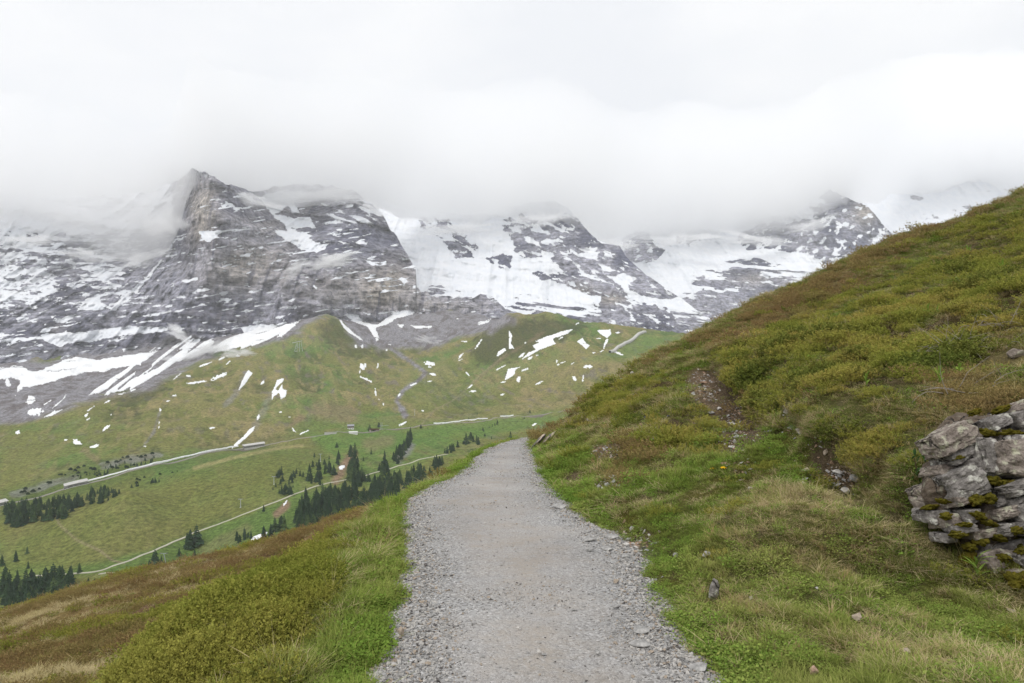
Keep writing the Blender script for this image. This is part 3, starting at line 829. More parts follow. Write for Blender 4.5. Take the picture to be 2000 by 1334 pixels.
ADD2 = [[(1192, 540), (1220, 535), (1245, 545), (1228, 555), (1230, 572), (1205, 555)], [(1100, 478), (1130, 495), (1175, 490), (1165, 505), (1130, 502)], [(1130, 485), (1170, 482), (1160, 500)], [(1170, 515), (1210, 530), (1180, 530)], [(1265, 582), (1330, 585), (1310, 600), (1290, 598)], [(1025, 505), (1070, 500), (1085, 515), (1105, 532), (1065, 532)]]
def snow2(U, V, X, Z, rid, gul, led):
    n = fbm(U / 10, V / 6, seed=86, octv=4)
    r = poly_sum(U, V, RK2, 2.5, 5, n)
    sp = fbm((U - 0.5 * V) / 14, (V - 0.25 * U) / 6.5, seed=87, octv=5, gain=0.6)
    up = smooth(520, 430, V) * smooth(1120, 1080, U)
    s = np.where(r > 0.5, 0.5 + (sp - 0.26 + 0.34 * up) * 3.0, 1.4)
    low = smooth(540, 580, V + 0.10 * (900 - U) + 6 * n)
    bandn = fbm((U + 0.4 * V) / 36, (V - 0.16 * U) / 5.0, seed=88, octv=5, gain=0.55)
    lowm = 0.5 + (bandn + 0.10 - 0.30 * smooth(600, 640, V)) * 3.2
    keep = poly_sum(U, V, [[(800, 480), (870, 510), (1000, 530), (1090, 560), (1180, 580), (1170, 598), (1060, 580), (960, 548), (860, 545), (812, 572), (806, 520)]], 4, 8, n)
    s = np.where((r <= 0.5), np.minimum(s, np.maximum(lowm * low + (1 - low) * 1.4, keep)), s)
    s = np.maximum(s, poly_sum(U, V, ADD2, 2.2, 4, n))
    return s + 1.1 * smooth(440, 405, V)  # top painted white, standing in for denser cloud over the rock
def col2(U, V, X, Z, rid, gul, led):
    w = fbm(X / 200, Z / 160, seed=93, octv=5)
    c = lerp3(ROCK * np.ones(U.shape + (1,)), DARK, smooth(-0.3, 0.3, w + 0.4 * led))
    return lerp3(c, TAN, blob(U, V, 1130, 570, 30, 20) * 0.5 + blob(U, V, 1195, 585, 30, 12) * 0.6)
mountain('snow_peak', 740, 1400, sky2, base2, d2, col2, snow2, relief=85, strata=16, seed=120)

# ---- the peak with a tower at its right end, over a hanging glacier -------------
sky3 = jag([1140, 1175, 1215, 1262, 1275, 1330, 1400, 1450, 1500, 1560, 1600, 1618, 1650, 1668, 1690, 1712, 1728, 1746, 1800, 1900], [470, 470, 460, 440, 445, 430, 425, 430, 425, 410, 385, 366, 385, 392, 400, 424, 442, 462, 470, 500], amp=5, seed=75)
base3 = jag([1140, 1900], [655, 655], amp=1, seed=76)
d3 = [(1140, 655, 4700), (1140, 470, 6400), (1260, 640, 4700), (1260, 580, 5100), (1260, 520, 5600), (1260, 445, 6300), (1400, 640, 4800), (1400, 560, 5200), (1400, 520, 5600), (1400, 430, 6600), (1550, 640, 4900), (1550, 540, 5250), (1550, 500, 5500), (1550, 470, 5700), (1600, 390, 6100), (1700, 500, 5500), (1700, 410, 5900), (1900, 650, 5000), (1900, 500, 5900)]
RK3 = [[(1215, 462), (1240, 455), (1265, 447), (1280, 480), (1298, 490), (1285, 505), (1265, 512), (1240, 514), (1220, 505)], [(1320, 462), (1365, 458), (1370, 470), (1345, 478), (1325, 474)],
       [(1440, 458), (1480, 440), (1560, 420), (1620, 370), (1670, 385), (1690, 395), (1718, 425), (1732, 445), (1760, 465), (1700, 560), (1640, 535), (1600, 508), (1580, 494), (1540, 491), (1500, 486), (1460, 488), (1445, 472)]]
LOW3 = [(1320, 600), (1370, 540), (1428, 505), (1500, 518), (1560, 530), (1620, 565), (1620, 650), (1320, 650)]
def snow3(U, V, X, Z, rid, gul, led):
    n = fbm(U / 10, V / 6, seed=96, octv=4)
    r = poly_sum(U, V, RK3, 2.5, 5, n)
    sp = fbm((U + 0.7 * V) / 13, (V * 1.0 - 0.2 * U) / 9, seed=97, octv=5, gain=0.6)
    s = np.where(r > 0.5, 0.5 + (sp - 0.20) * 3.0, 1.4)
    bandn = fbm((U + 0.3 * V) / 34, (V - 0.1 * U) / 5.5, seed=98, octv=5, gain=0.55)
    lo = sdf(U, V, LOW3, 90)
    lw = np.clip(0.5 + lo / 50, 0, 1)
    s = np.where(lw > 0.02, np.minimum(s, 0.5 + (bandn + 0.75 - 1.05 * lw) * 3.0), s)
    return s + 1.1 * smooth(445, 420, V) * smooth(1640, 1560, U)  # summit colour whitened to fade into the cloud
def col3(U, V, X, Z, rid, gul, led):
    w = fbm(X / 220, Z / 180, seed=94, octv=5)
    c = lerp3(ROCK * np.ones(U.shape + (1,)), DARK, smooth(-0.3, 0.3, w + 0.4 * led))
    return lerp3(c, TAN, blob(U, V, 1690, 415, 25, 25) * 0.7 + blob(U, V, 1470, 545, 40, 12) * 0.4)
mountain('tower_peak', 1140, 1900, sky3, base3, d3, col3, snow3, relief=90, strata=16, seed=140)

# ---- far snow slopes at the right -----------------------------------------------
sky4 = jag([1560, 1660, 1720, 1800, 1900, 2000, 2150, 2500, 2900], [430, 385, 350, 335, 320, 325, 330, 340, 340], amp=5, seed=77)
base4 = jag([1560, 2900], [560, 600], amp=1, seed=78)
d4 = [(1560, 560, 6800), (1560, 430, 7600), (1700, 560, 6900), (1720, 350, 8600), (2000, 560, 6900), (2000, 330, 8600), (2400, 560, 7000), (2900, 600, 7000), (2900, 340, 8800)]
def snow4(U, V, X, Z, rid, gul, led):
    sp = fbm((U - 0.5 * V) / 26, (V - 0.1 * U) / 9, seed=99, octv=5, gain=0.6)
    return 0.5 + (0.62 - sp - 0.5 * (blob(U, V, 1755, 375, 45, 10) + blob(U, V, 1900, 405, 60, 14) + blob(U, V, 1790, 385, 14, 10))) * 3.0
mountain('far_snow_slope', 1560, 2900, sky4, base4, d4, lambda U, V, X, Z, r, g, l: PALE * np.ones(U.shape + (1,)), snow4, step=3.0, relief=60, strata=8, seed=160)
# stones that one can point at: photo column, row, width, height, stone, label
STONES = [
    (1588, 1309, 27, 25, 'PK', 'pinkish rounded stone lying alone in the grass at the bottom'),
    (1675, 1204, 33, 22, 'TA', 'brown grey stone sunk in the turf, below the pale straw grass'),
    (1770, 1270, 24, 16, 'TA', 'flat brownish stone half buried in the lower right turf'),
    (1976, 1192, 22, 12, 'TA', 'low brown stone near the foot of the rock outcrop'),
    (1728, 1035, 12, 10, 'PA', 'small white stone in dry litter left of the outcrop'),
    (1595, 1150, 12, 11, 'PA', 'small white stone above a patch of dark round leaves'),
    (1395, 1160, 26, 40, 'M_LICH', 'upright grey rock sticking out of the green bank'),
    (1380, 1085, 24, 13, 'G', 'flat grey stone in the turf above the upright rock'),
    (1320, 1084, 16, 14, 'G', 'small grey stone in a hole near the path edge'),
    (1467, 1169, 10, 7, 'PA', 'tiny pale stone right of the upright rock'),
    (1398, 1257, 13, 8, 'PA', 'small pale stone in grass at the lower path bend'),
    (1365, 1308, 50, 15, 'G', 'long flat grey slab where gravel meets the lower grass'),
    (1250, 1238, 46, 24, 'G', 'upper of two broad flat slabs set in the gravel'),
    (1250, 1266, 50, 22, 'G', 'lower of two broad flat slabs set in the gravel'),
    (1205, 1195, 24, 12, 'G', 'flat grey stone on the gravel above the two broad slabs'),
    (1203, 1145, 16, 12, 'TA', 'tan stone alone on the gravel at the right'),
    (783, 1247, 16, 21, 'TA', 'upright tan stone at the left gravel edge'),
    (794, 1160, 12, 10, 'G', 'grey stone at the tip of the left grass edge'),
    (831, 1112, 11, 9, 'DK', 'dark brown stone on the gravel near the left edge'),
    (1013, 1239, 11, 7, 'PA', 'white stone in the middle of the gravel'),
    (1052, 1287, 14, 8, 'PA', 'pale stone on the lower middle gravel'),
    (1166, 1288, 15, 9, 'G', 'angular grey stone low on the right gravel'),
    (1198, 1246, 13, 8, 'G', 'split grey stone left of the broad slabs'),
    (862, 1302, 12, 8, 'PA', 'pale stone on the lower left gravel'),
    (1094, 992, 36, 15, 'G', 'wide grey slab poking out where the bank starts'),
    (1124, 1011, 13, 10, 'G', 'tilted grey stone below the bank above the cracked slabs'),
    (1150, 1058, 40, 15, 'G', 'flat cracked slab at the right path edge', 'path_slab', 'cracked slabs at the right path edge'),
    (1194, 1051, 34, 18, 'G', 'flat cracked slab at the right path edge', 'path_slab', 'cracked slabs at the right path edge'),
    (1154, 1080, 26, 11, 'G', 'flat cracked slab at the right path edge', 'path_slab', 'cracked slabs at the right path edge'),
    (1187, 1077, 30, 13, 'G', 'flat cracked slab at the right path edge', 'path_slab', 'cracked slabs at the right path edge'),
    (1220, 1092, 28, 13, 'G', 'flat cracked slab at the right path edge', 'path_slab', 'cracked slabs at the right path edge'),
    (1222, 1064, 20, 13, 'PA', 'flat cracked slab at the right path edge', 'path_slab', 'cracked slabs at the right path edge'),
    (1241, 1066, 15, 13, 'PA', 'flat cracked slab at the right path edge', 'path_slab', 'cracked slabs at the right path edge'),
    (1243, 1079, 14, 10, 'TA', 'flat cracked slab at the right path edge', 'path_slab', 'cracked slabs at the right path edge'),
    (1653, 958, 31, 17, 'PA', 'pale flat stone lying lowest under the eroded hollow'),
    (1671, 933, 31, 22, 'G', 'angular grey stone on the lip of the eroded hollow'),
    (1638, 921, 33, 10, 'PA', 'thin flat stone lying across the eroded hollow'),
    (1612, 886, 11, 14, 'TA', 'brown pebble set upright in the dark eroded hollow'),
    (1649, 936, 13, 10, 'G', 'small grey stone beside the angular one in the hollow'),
    (1743, 683, 11, 11, 'PA', 'small pale stone high among the yellow green shrubs'),
    (1717, 707, 13, 7, 'PA', 'flat pale stone below the other one in the shrubs'),
    (1984, 690, 40, 30, 'M_LICH2', 'pinkish grey rock at the right edge above the outcrop'),
    (1515, 783, 12, 8, 'RS', 'reddish stone at the foot of the dark shrub'),
    (1538, 803, 18, 22, 'M_LICH', 'mossy round stone in the shrub bank'),
    (1468, 697, 20, 15, 'M_LICH', 'grey rock on top of the shrubby hump'),
    (1375, 745, 18, 10, 'RS', 'broad reddish slab in the upper rubble hollow'),
    (1405, 798, 11, 9, 'PA', 'pale stone just under the shrubby hump'),
    (1390, 805, 17, 9, 'G', 'grey stone left of the pale one under the hump'),
    (1431, 828, 16, 9, 'PA', 'pale flat stone in the middle of the rubble strip'),
    (1440, 852, 13, 8, 'G', 'grey stone low in the rubble strip'),
    (1431, 871, 20, 9, 'PA', 'pale pointed slab at the bottom of the rubble strip'),
    (1466, 953, 15, 10, 'PA', 'pale stone on bare soil right of the yellow flowers'),
    (1150, 820, 14, 13, 'M_LICH', 'grey stone high on the left flank of the slope'),
    (1280, 840, 9, 10, 'PA', 'upright pale pebble among shrubs in the middle slope'),
    (1276, 859, 12, 8, 'PA', 'flat pale stone below the upright pebble'),
    (1252, 829, 12, 8, 'RS', 'pinkish stone near the purple flowers'),
    (1180, 875, 16, 7, 'PA', 'flat pale slab on top of the small rubble patch'),
    (1234, 728, 9, 8, 'PA', 'pale stone in a dark gap below the crest'),
    (1214, 740, 11, 6, 'G', 'grey flat stone below the crest, left of the gap'),
    (1203, 921, 9, 9, 'G', 'grey stone in the small heap on the bank', 'stone', 'stone heap on the bank'),
    (1196, 931, 17, 12, 'G', 'grey stone in the small heap on the bank', 'stone', 'stone heap on the bank'),
    (1186, 946, 15, 13, 'G', 'grey stone in the small heap on the bank', 'stone', 'stone heap on the bank'),
    (1199, 940, 12, 11, 'G', 'grey stone in the small heap on the bank', 'stone', 'stone heap on the bank'),
    (1169, 950, 12, 11, 'G', 'grey stone in the small heap on the bank', 'stone', 'stone heap on the bank')]
STONE_SPOTS = [a[:4] for a in STONES]
# ================================================================== NEAR VEGETATION (uncountable: grass, dwarf shrubs, gravel)
def strip_blades(specs, segs=3):
    """specs: list of (x, y, dir, lean, height, width, curl) -> verts, quads, h attribute"""
    V, Fq, H = [], [], []
    for (x, y, a, lean, h, w, curl) in specs:
        ca, sa = math.cos(a), math.sin(a)
        px, py = -sa, ca
        b0 = len(V)
        for k in range(segs + 1):
            t = k / segs
            r = lean * t + curl * t * t
            zz = h * (t - 0.35 * min(1.6, (lean + curl) / max(h, 1e-3)) * t * t * 0.6)
            ww = w * (1 - t * 0.9) * 0.5
            cx, cy_ = x + ca * r, y + sa * r
            V.append((cx - px * ww, cy_ - py * ww, zz)); V.append((cx + px * ww, cy_ + py * ww, zz))
            H += [t, t]
        for k in range(segs):
            i = b0 + 2 * k
            Fq.append((i, i + 1, i + 3, i + 2))
    return V, Fq, H

def leaf_quads(specs):
    """specs: (pos, direction, up, length, width, h)"""
    V, Fq, H = [], [], []
    for p, d, s, ln, wd, h in specs:
        p, d, s = np.asarray(p), np.asarray(d), np.asarray(s)
        i = len(V)
        nrm = np.cross(d, s)
        V += [p, p + d * ln * 0.5 + s * wd * 0.5 + nrm * wd * .12, p + d * ln, p + d * ln * 0.5 - s * wd * 0.5 + nrm * wd * .12]
        H += [h] * 4
        Fq.append((i, i + 1, i + 2, i + 3))
    return V, Fq, H

rr = random.Random(5)
def tuft(n, spread, h0, h1, w, lean, curl, flat=0.0):
    sp = []
    for _ in range(n):
        a = rr.uniform(0, 2 * math.pi); q = spread * math.sqrt(rr.random())
        h = rr.uniform(h0, h1)
        d = a + rr.gauss(0, 0.9)
        sp.append((q * math.cos(a), q * math.sin(a), d, h * rr.uniform(0.1, lean), h * (1 - flat * rr.random()), w * rr.uniform(0.7, 1.3), h * rr.uniform(0, curl)))
    return strip_blades(sp)

def unit(v):
    v = np.asarray(v, float)
    return v / (np.linalg.norm(v) + 1e-9)

def shrub_clump(n_stem, rad, hh, leaf, n_leaf, up=0.5):
    sp = []
    for _ in range(n_stem):
        a = rr.uniform(0, 2 * math.pi); q = rad * math.sqrt(rr.random())
        bx, by = q * math.cos(a), q * math.sin(a)
        top = hh * (1 - 0.45 * (q / rad) ** 2) * rr.uniform(0.7, 1.1)
        lx, ly = rr.gauss(0, 0.03) + bx * 0.25, rr.gauss(0, 0.03) + by * 0.25
        for k in range(n_leaf):
            t = rr.uniform(0.35, 1.0)
            p = np.array([bx + lx * t, by + ly * t, top * t])
            az = rr.uniform(0, 2 * math.pi)
            d = unit([math.cos(az), math.sin(az), rr.uniform(-0.1, 1.4) * up + 0.25])
            s = unit(np.cross(d, unit([rr.gauss(0, 1), rr.gauss(0, 1), rr.gauss(0, 1)])))
            ln = leaf * rr.uniform(0.7, 1.3)
            sp.append((p, d, s, ln, ln * 0.55, t * (0.6 + 0.4 * rr.random())))
    return leaf_quads(sp)

def herb(n, rad, leaf):
    sp = []
    for _ in range(n):
        a = rr.uniform(0, 2 * math.pi); q = rad * math.sqrt(rr.random())
        z = rr.uniform(0.01, 0.055)
        az = rr.uniform(0, 2 * math.pi)
        d = unit([math.cos(az), math.sin(az), rr.uniform(-0.1, 0.6)])
        s = unit(np.cross(d, [rr.gauss(0, 0.3), rr.gauss(0, 0.3), 1]))
        ln = leaf * rr.uniform(0.6, 1.3)
        sp.append(((q * math.cos(a), q * math.sin(a), z), d, s, ln, ln * 0.7, rr.uniform(0.3, 1)))
    return leaf_quads(sp)

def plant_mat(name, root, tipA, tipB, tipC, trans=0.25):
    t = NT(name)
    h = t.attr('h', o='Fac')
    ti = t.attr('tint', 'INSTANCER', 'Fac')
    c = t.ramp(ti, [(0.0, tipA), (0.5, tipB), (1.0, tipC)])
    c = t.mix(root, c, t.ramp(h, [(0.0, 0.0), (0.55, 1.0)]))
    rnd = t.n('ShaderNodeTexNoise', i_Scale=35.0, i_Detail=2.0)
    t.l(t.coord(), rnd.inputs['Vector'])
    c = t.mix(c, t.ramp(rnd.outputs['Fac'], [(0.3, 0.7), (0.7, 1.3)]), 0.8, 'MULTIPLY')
    d = t.n('ShaderNodeBsdfDiffuse'); tr = t.n('ShaderNodeBsdfTranslucent'); mxs = t.n('ShaderNodeMixShader')
    t.l(c, d.inputs['Color']); t.l(c, tr.inputs['Color'])
    mxs.inputs[0].default_value = trans
    t.l(d.outputs[0], mxs.inputs[1]); t.l(tr.outputs[0], mxs.inputs[2])
    t.l(mxs.outputs[0], t.out.inputs['Surface'])
    return t.m
k_ = 1.0
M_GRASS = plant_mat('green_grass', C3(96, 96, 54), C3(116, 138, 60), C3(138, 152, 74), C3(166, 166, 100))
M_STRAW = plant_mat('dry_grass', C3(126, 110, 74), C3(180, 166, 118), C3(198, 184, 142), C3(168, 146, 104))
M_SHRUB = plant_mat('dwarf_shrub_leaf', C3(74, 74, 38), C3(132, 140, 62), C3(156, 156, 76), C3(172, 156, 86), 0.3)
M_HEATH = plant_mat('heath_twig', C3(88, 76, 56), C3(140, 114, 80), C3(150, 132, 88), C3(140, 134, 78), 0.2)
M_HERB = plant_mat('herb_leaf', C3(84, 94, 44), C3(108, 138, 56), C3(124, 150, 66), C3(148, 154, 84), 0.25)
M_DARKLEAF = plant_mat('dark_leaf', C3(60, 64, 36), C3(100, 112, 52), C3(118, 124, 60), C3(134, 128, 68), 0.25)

LIB = bpy.data.collections.new('vegetation_sources')     # not linked to the scene: sources for the instancer only
variants = []
def add_variant(name, vfh, mat):
    V, Fq, H = vfh
    me = mesh_np(name, np.array(V), np.array(Fq), mat, True, None, {'h': H})
    o = bpy.data.objects.new('%02d_%s' % (len(variants), name), me)
    LIB.objects.link(o)
    variants.append(o)
    return len(variants) - 1
VAR = {
    'short': [add_variant('short_grass', tuft(50, 0.085, 0.02, 0.065, 0.006, 0.9, 0.6), M_GRASS) for _ in range(3)],
    'long': [add_variant('long_grass', tuft(44, 0.075, 0.05, 0.12, 0.0055, 0.7, 0.9), M_GRASS) for _ in range(3)],
    'straw': [add_variant('straw_grass', tuft(40, 0.08, 0.05, 0.13, 0.005, 1.0, 1.1, 0.5), M_STRAW) for _ in range(3)],
    'mat': [add_variant('straw_mat', tuft(34, 0.11, 0.06, 0.13, 0.006, 1.3, 0.9, 0.9), M_STRAW) for _ in range(2)],
    'shrub': [add_variant('bilberry', shrub_clump(40, 0.15, 0.125, 0.015, 16), M_SHRUB) for _ in range(3)],
    'dark': [add_variant('alpenrose', shrub_clump(24, 0.15, 0.18, 0.026, 13), M_DARKLEAF) for _ in range(2)],
    'heath': [add_variant('heather', shrub_clump(40, 0.17, 0.13, 0.016, 11, 0.9), M_HEATH) for _ in range(3)],
    'herb': [add_variant('herbs', herb(60, 0.12, 0.022), M_HERB) for _ in range(3)],
    'stem': [add_variant('dry_stems', tuft(6, 0.06, 0.2, 0.36, 0.003, 0.6, 0.7), M_STRAW) for _ in range(2)],
}

# candidate spots on the near ground, thinning with distance
X_, D_, Z_ = NX, ND, NZ
cx = (X_[:-1, 1:] - X_[:-1, :-1]); cdp = (D_[1:, :-1] - D_[:-1, :-1])
area = np.abs(cx * cdp)
Dc = D_[:-1, :-1]; Uc = NU[:-1, :-1]
gx = np.gradient(Z_, axis=1) / np.gradient(X_, axis=1); gd = (np.gradient(Z_, axis=0) - gx * np.gradient(X_, axis=0)) / np.gradient(D_, axis=0)
slope_ = np.hypot(gx, gd)[:-1, :-1]
wgt = area / np.maximum(Dc, 3.0) ** 1.75 * np.sqrt(1 + slope_ ** 2) * (1 + 1.6 * np.clip(slope_ - 0.8, 0, 3))
wgt *= (Dc > 2.2) & (Dc < 62) & (Uc > -500) & (Uc < 2500)
wgt *= np.where((Uc < -60) | (Uc > 2060), 0.25, 1.0)
# the back of the crest carries little
vis = (NEAR.V[:-1, :-1] <= NEAR.cm[:-1, :-1] + 25)
wgt *= np.where(vis, 1.0, np.where(Dc < 22, 0.7, 0.2))
N_C = 235000
cdf = np.cumsum(wgt.ravel()); cdf /= cdf[-1]
pick = np.searchsorted(cdf, RNG.random(N_C))
pr, pc = np.unravel_index(pick, wgt.shape)
a_, b_ = RNG.random(N_C), RNG.random(N_C)
pd = D_[pr, 0] * (1 - a_) + D_[pr + 1, 0] * a_
pu = nu[pc] * (1 - b_) + nu[pc + 1] * b_
px = pd * (pu - UC) / F
pz = NEAR.z(px, pd)
pvv = VH - F * pz / pd
psd = path_sd(px, pd)
f = veg_fields(pu, pvv, px, pd)
keep = (psd < -0.06) | (pd > 31)
# ragged grass creeping over the gravel edge
keep |= (psd < 0.10) & (RNG.random(N_C) < 0.10)
rnd = RNG.random(N_C)
bare = smooth(0.38, 0.75, f['bare'])
keep &= RNG.random(N_C) > bare * 0.93
ls_, le_ = lip_sd(px, pd)
ls_ = ls_ + 0.16 * fbm(px / 0.5, pd / 0.5, seed=47, octv=3)
keep &= ~((np.abs(ls_ + 0.03) < 0.10) & (le_ < 1) & (RNG.random(N_C) < 0.9) & ((np.abs(pu - 1628) < 50) | (np.abs(pu - 1435) < 50)))
OUTC = [(1800, 985), (1832, 860), (1905, 830), (2010, 800), (2200, 780), (2200, 1150), (1995, 1110), (1900, 1060), (1840, 1020)]
keep &= ~inpoly(pu, pvv, OUTC)
for su, sv_, sw, sh in STONE_SPOTS:
    keep &= np.hypot((pu - su) / (sw * 0.62 + 2), (pvv - sv_ - sh * 0.25) / (sh * 0.8 + 3)) > 1
kind = np.full(N_C, 'short', dtype='<U6')
kind[(rnd < 0.42) & (fbm(px / 0.35, pd / 0.45, seed=38, octv=3) > -0.08)] = 'herb'
kind[(rnd > 0.34) & (rnd < 0.46)] = 'long'
stv = f['straw'] - 0.02 + 0.75 * (RNG.random(N_C) - 0.5)
kind[stv > 0.50] = 'mat'
kind[stv > 0.72] = 'straw'
kind[(f['left'] > 0.5) & (f['moor'] < 0.5) & (rnd > 0.5) & (stv < 0.72)] = 'long'
edge = smooth(-0.5, -0.1, psd)
kind[(edge > 0.4) & (rnd < 0.55)] = 'herb'
hv = f['heath'] - 0.06 + 0.55 * (RNG.random(N_C) - 0.5)
kind[hv > 0.48] = 'heath'
sv = f['shrub'] + np.where(f['left'] > 0.5, 0.30, 0.6) * (RNG.random(N_C) - 0.5)
kind[sv > 0.42] = 'shrub'
dk = fbm(px / 0.7, pd / 0.9, seed=36, octv=3) + 0.5 * blob(pu, pvv, 1480, 730, 90, 60) + 0.4 * blob(pu, pvv, 1940, 650, 90, 60) + 0.4 * blob(pu, pvv, 1270, 790, 25, 20)
kind[(sv > 0.38) & (dk > 0.42) & (f['left'] < 0.5)] = 'dark'
kind[(kind == 'straw') & (rnd > 0.93)] = 'stem'
kind[(f['right'] > 0.5) & (pvv < 850) & (RNG.random(N_C) < 0.22)] = 'mat'
# the moor below: streaks of heath, olive shrubs and pale grass along the slope
mo_ = f['moor'] > 0.5
s1 = fbm((px + 0.8 * pd) / 9.0, (pd - 0.3 * px) / 2.2, seed=44, octv=5) + 0.5 * (RNG.random(N_C) - 0.5)
s2 = fbm((px + 0.7 * pd) / 6.0, (pd - 0.3 * px) / 2.0, seed=45, octv=5) + 0.4 * (RNG.random(N_C) - 0.5)
kind[mo_] = 'heath'
kind[mo_ & (s1 > 0.12)] = 'shrub'
kind[mo_ & (s2 > 0.02 + 0.3 * smooth(20, 34, pd))] = 'mat'
keep &= ~(mo_ & (RNG.random(N_C) < 0.35))
# shrubs are tall: keep them clear of the trail
keep &= ~(np.isin(kind, ['shrub', 'heath', 'dark']) & (psd > -0.25))
thin = {'short': .72, 'herb': .72, 'long': .65, 'mat': .6, 'straw': .6, 'shrub': .62, 'dark': .6, 'heath': .55, 'stem': 1}
keep &= RNG.random(N_C) < np.vectorize(thin.get)(kind)
far = 1 + np.clip(pd - 6, 0, 60) / 26
cu_n = fbm(px / (0.27 * far), pd / (0.33 * far), seed=39, octv=3)
gap_ = np.isin(kind, ['shrub', 'heath', 'dark']) & (cu_n < np.where((f['left'] > 0.5) & (pd < 9), -0.30, -0.10))
kind[gap_] = np.where(RNG.random(N_C) < 0.5, 'short', 'mat')[gap_]
keep &= ~(gap_ & (RNG.random(N_C) < 0.25))
keep &= ~(np.isin(kind, ['short', 'long', 'straw', 'mat']) & (cu_n < -0.34) & (RNG.random(N_C) < 0.6))
NAMES = {'short': 'meadow_grass', 'long': 'meadow_grass', 'straw': 'dry_grass', 'mat': 'dry_grass', 'stem': 'dry_grass', 'shrub': 'bilberry_shrubs', 'dark': 'alpenrose_shrubs', 'heath': 'heather', 'herb': 'low_herbs'}
def gn_scatter(name, pts, rot, scl, idx, tint, coll, label, cat):
    me = bpy.data.meshes.new(name)
    me.vertices.add(len(pts)); me.vertices.foreach_set('co', np.asarray(pts, np.float32).ravel())
    for nm, ty, key, arr in (('rot', 'FLOAT_VECTOR', 'vector', rot), ('scl', 'FLOAT_VECTOR', 'vector', scl), ('idx', 'INT', 'value', idx), ('tint', 'FLOAT', 'value', tint)):
        at = me.attributes.new(nm, ty, 'POINT')
        at.data.foreach_set(key, np.asarray(arr, np.int32 if ty == 'INT' else np.float32).ravel())
    o = obj(name, me, kind='stuff')
    tag(o, label, cat)
    g = bpy.data.node_groups.new(name + '_scatter', 'GeometryNodeTree')
    g.interface.new_socket('Geometry', in_out='INPUT', socket_type='NodeSocketGeometry')
    g.interface.new_socket('Geometry', in_out='OUTPUT', socket_type='NodeSocketGeometry')
    N = g.nodes.new
    gi, go = N('NodeGroupInput'), N('NodeGroupOutput')
    ci = N('GeometryNodeCollectionInfo')
    ci.inputs['Collection'].default_value = coll
    ci.inputs['Separate Children'].default_value = True
    ci.inputs['Reset Children'].default_value = True
    ip = N('GeometryNodeInstanceOnPoints')
    ip.inputs['Pick Instance'].default_value = True
    def na(nm, ty):
        nd = N('GeometryNodeInputNamedAttribute'); nd.data_type = ty
        nd.inputs['Name'].default_value = nm
        return nd.outputs['Attribute']
    gl = g.links.new
    gl(gi.outputs[0], ip.inputs['Points'])
    gl(ci.outputs[0], ip.inputs['Instance'])
    gl(na('idx', 'INT'), ip.inputs['Instance Index'])
    gl(na('rot', 'FLOAT_VECTOR'), ip.inputs['Rotation'])
    gl(na('scl', 'FLOAT_VECTOR'), ip.inputs['Scale'])
    gl(ip.outputs[0], go.inputs[0])
    md = o.modifiers.new('scatter', 'NODES')
    md.node_group = g
    return o
kn = np.array([NAMES[k] for k in kind])
DESC = {'meadow_grass': ('green meadow grass tufts covering the slope beside the path', 'grass'), 'dry_grass': ('straw coloured dry grass among the green tufts', 'grass'),
        'bilberry_shrubs': ('yellow green dwarf shrubs in low cushions on the slope', 'shrubs'), 'alpenrose_shrubs': ('dark green leathery dwarf shrubs on the slope', 'shrubs'),
        'heather': ('brown heath along the crest and the lower moor', 'heath'), 'low_herbs': ('small broad leaved herbs in the turf', 'herbs')}
for nm in DESC:
    m = keep & (kn == nm)
    n = int(m.sum())
    if not n:
        continue
    vi = np.array([rr.choice(VAR[k]) for k in kind[m]])
    s = far[m] * RNG.uniform(0.75, 1.3, n)
    s *= np.clip(0.95 + 0.75 * cu_n[m], 0.6, 1.45) * np.where(pd[m] < 9, np.where(f['right'][m] > 0.5, 0.66, 0.85), 1.0)
    scl = np.stack([s, s, s * RNG.uniform(0.75, 1.25, n) / np.sqrt(np.maximum(1, far[m] * 0.8))], -1)
    # lean a little downhill (towards -x)
    rot = np.stack([RNG.normal(0, 0.12, n), RNG.normal(-0.18, 0.12, n), RNG.uniform(0, 6.283, n)], -1)
    rot[:, :2] *= 0.9
    tint = np.clip(0.45 + 0.55 * fbm(px[m] / 0.9, pd[m] / 1.2, seed=37, octv=3) + RNG.normal(0, 0.16, n) + 0.12 * f['n3'][m], 0, 1)
    if nm == 'bilberry_shrubs':                   # the cushion left of the path carries fresher, greener leaves
        tint = np.where((f['left'][m] > 0.5) & (pd[m] < 9), np.clip(tint - 0.05, 0, 0.62), tint)
    gn_scatter(nm, np.stack([px[m], pd[m], pz[m] - 0.012], -1), rot, scl, vi, tint, LIB, *DESC[nm])
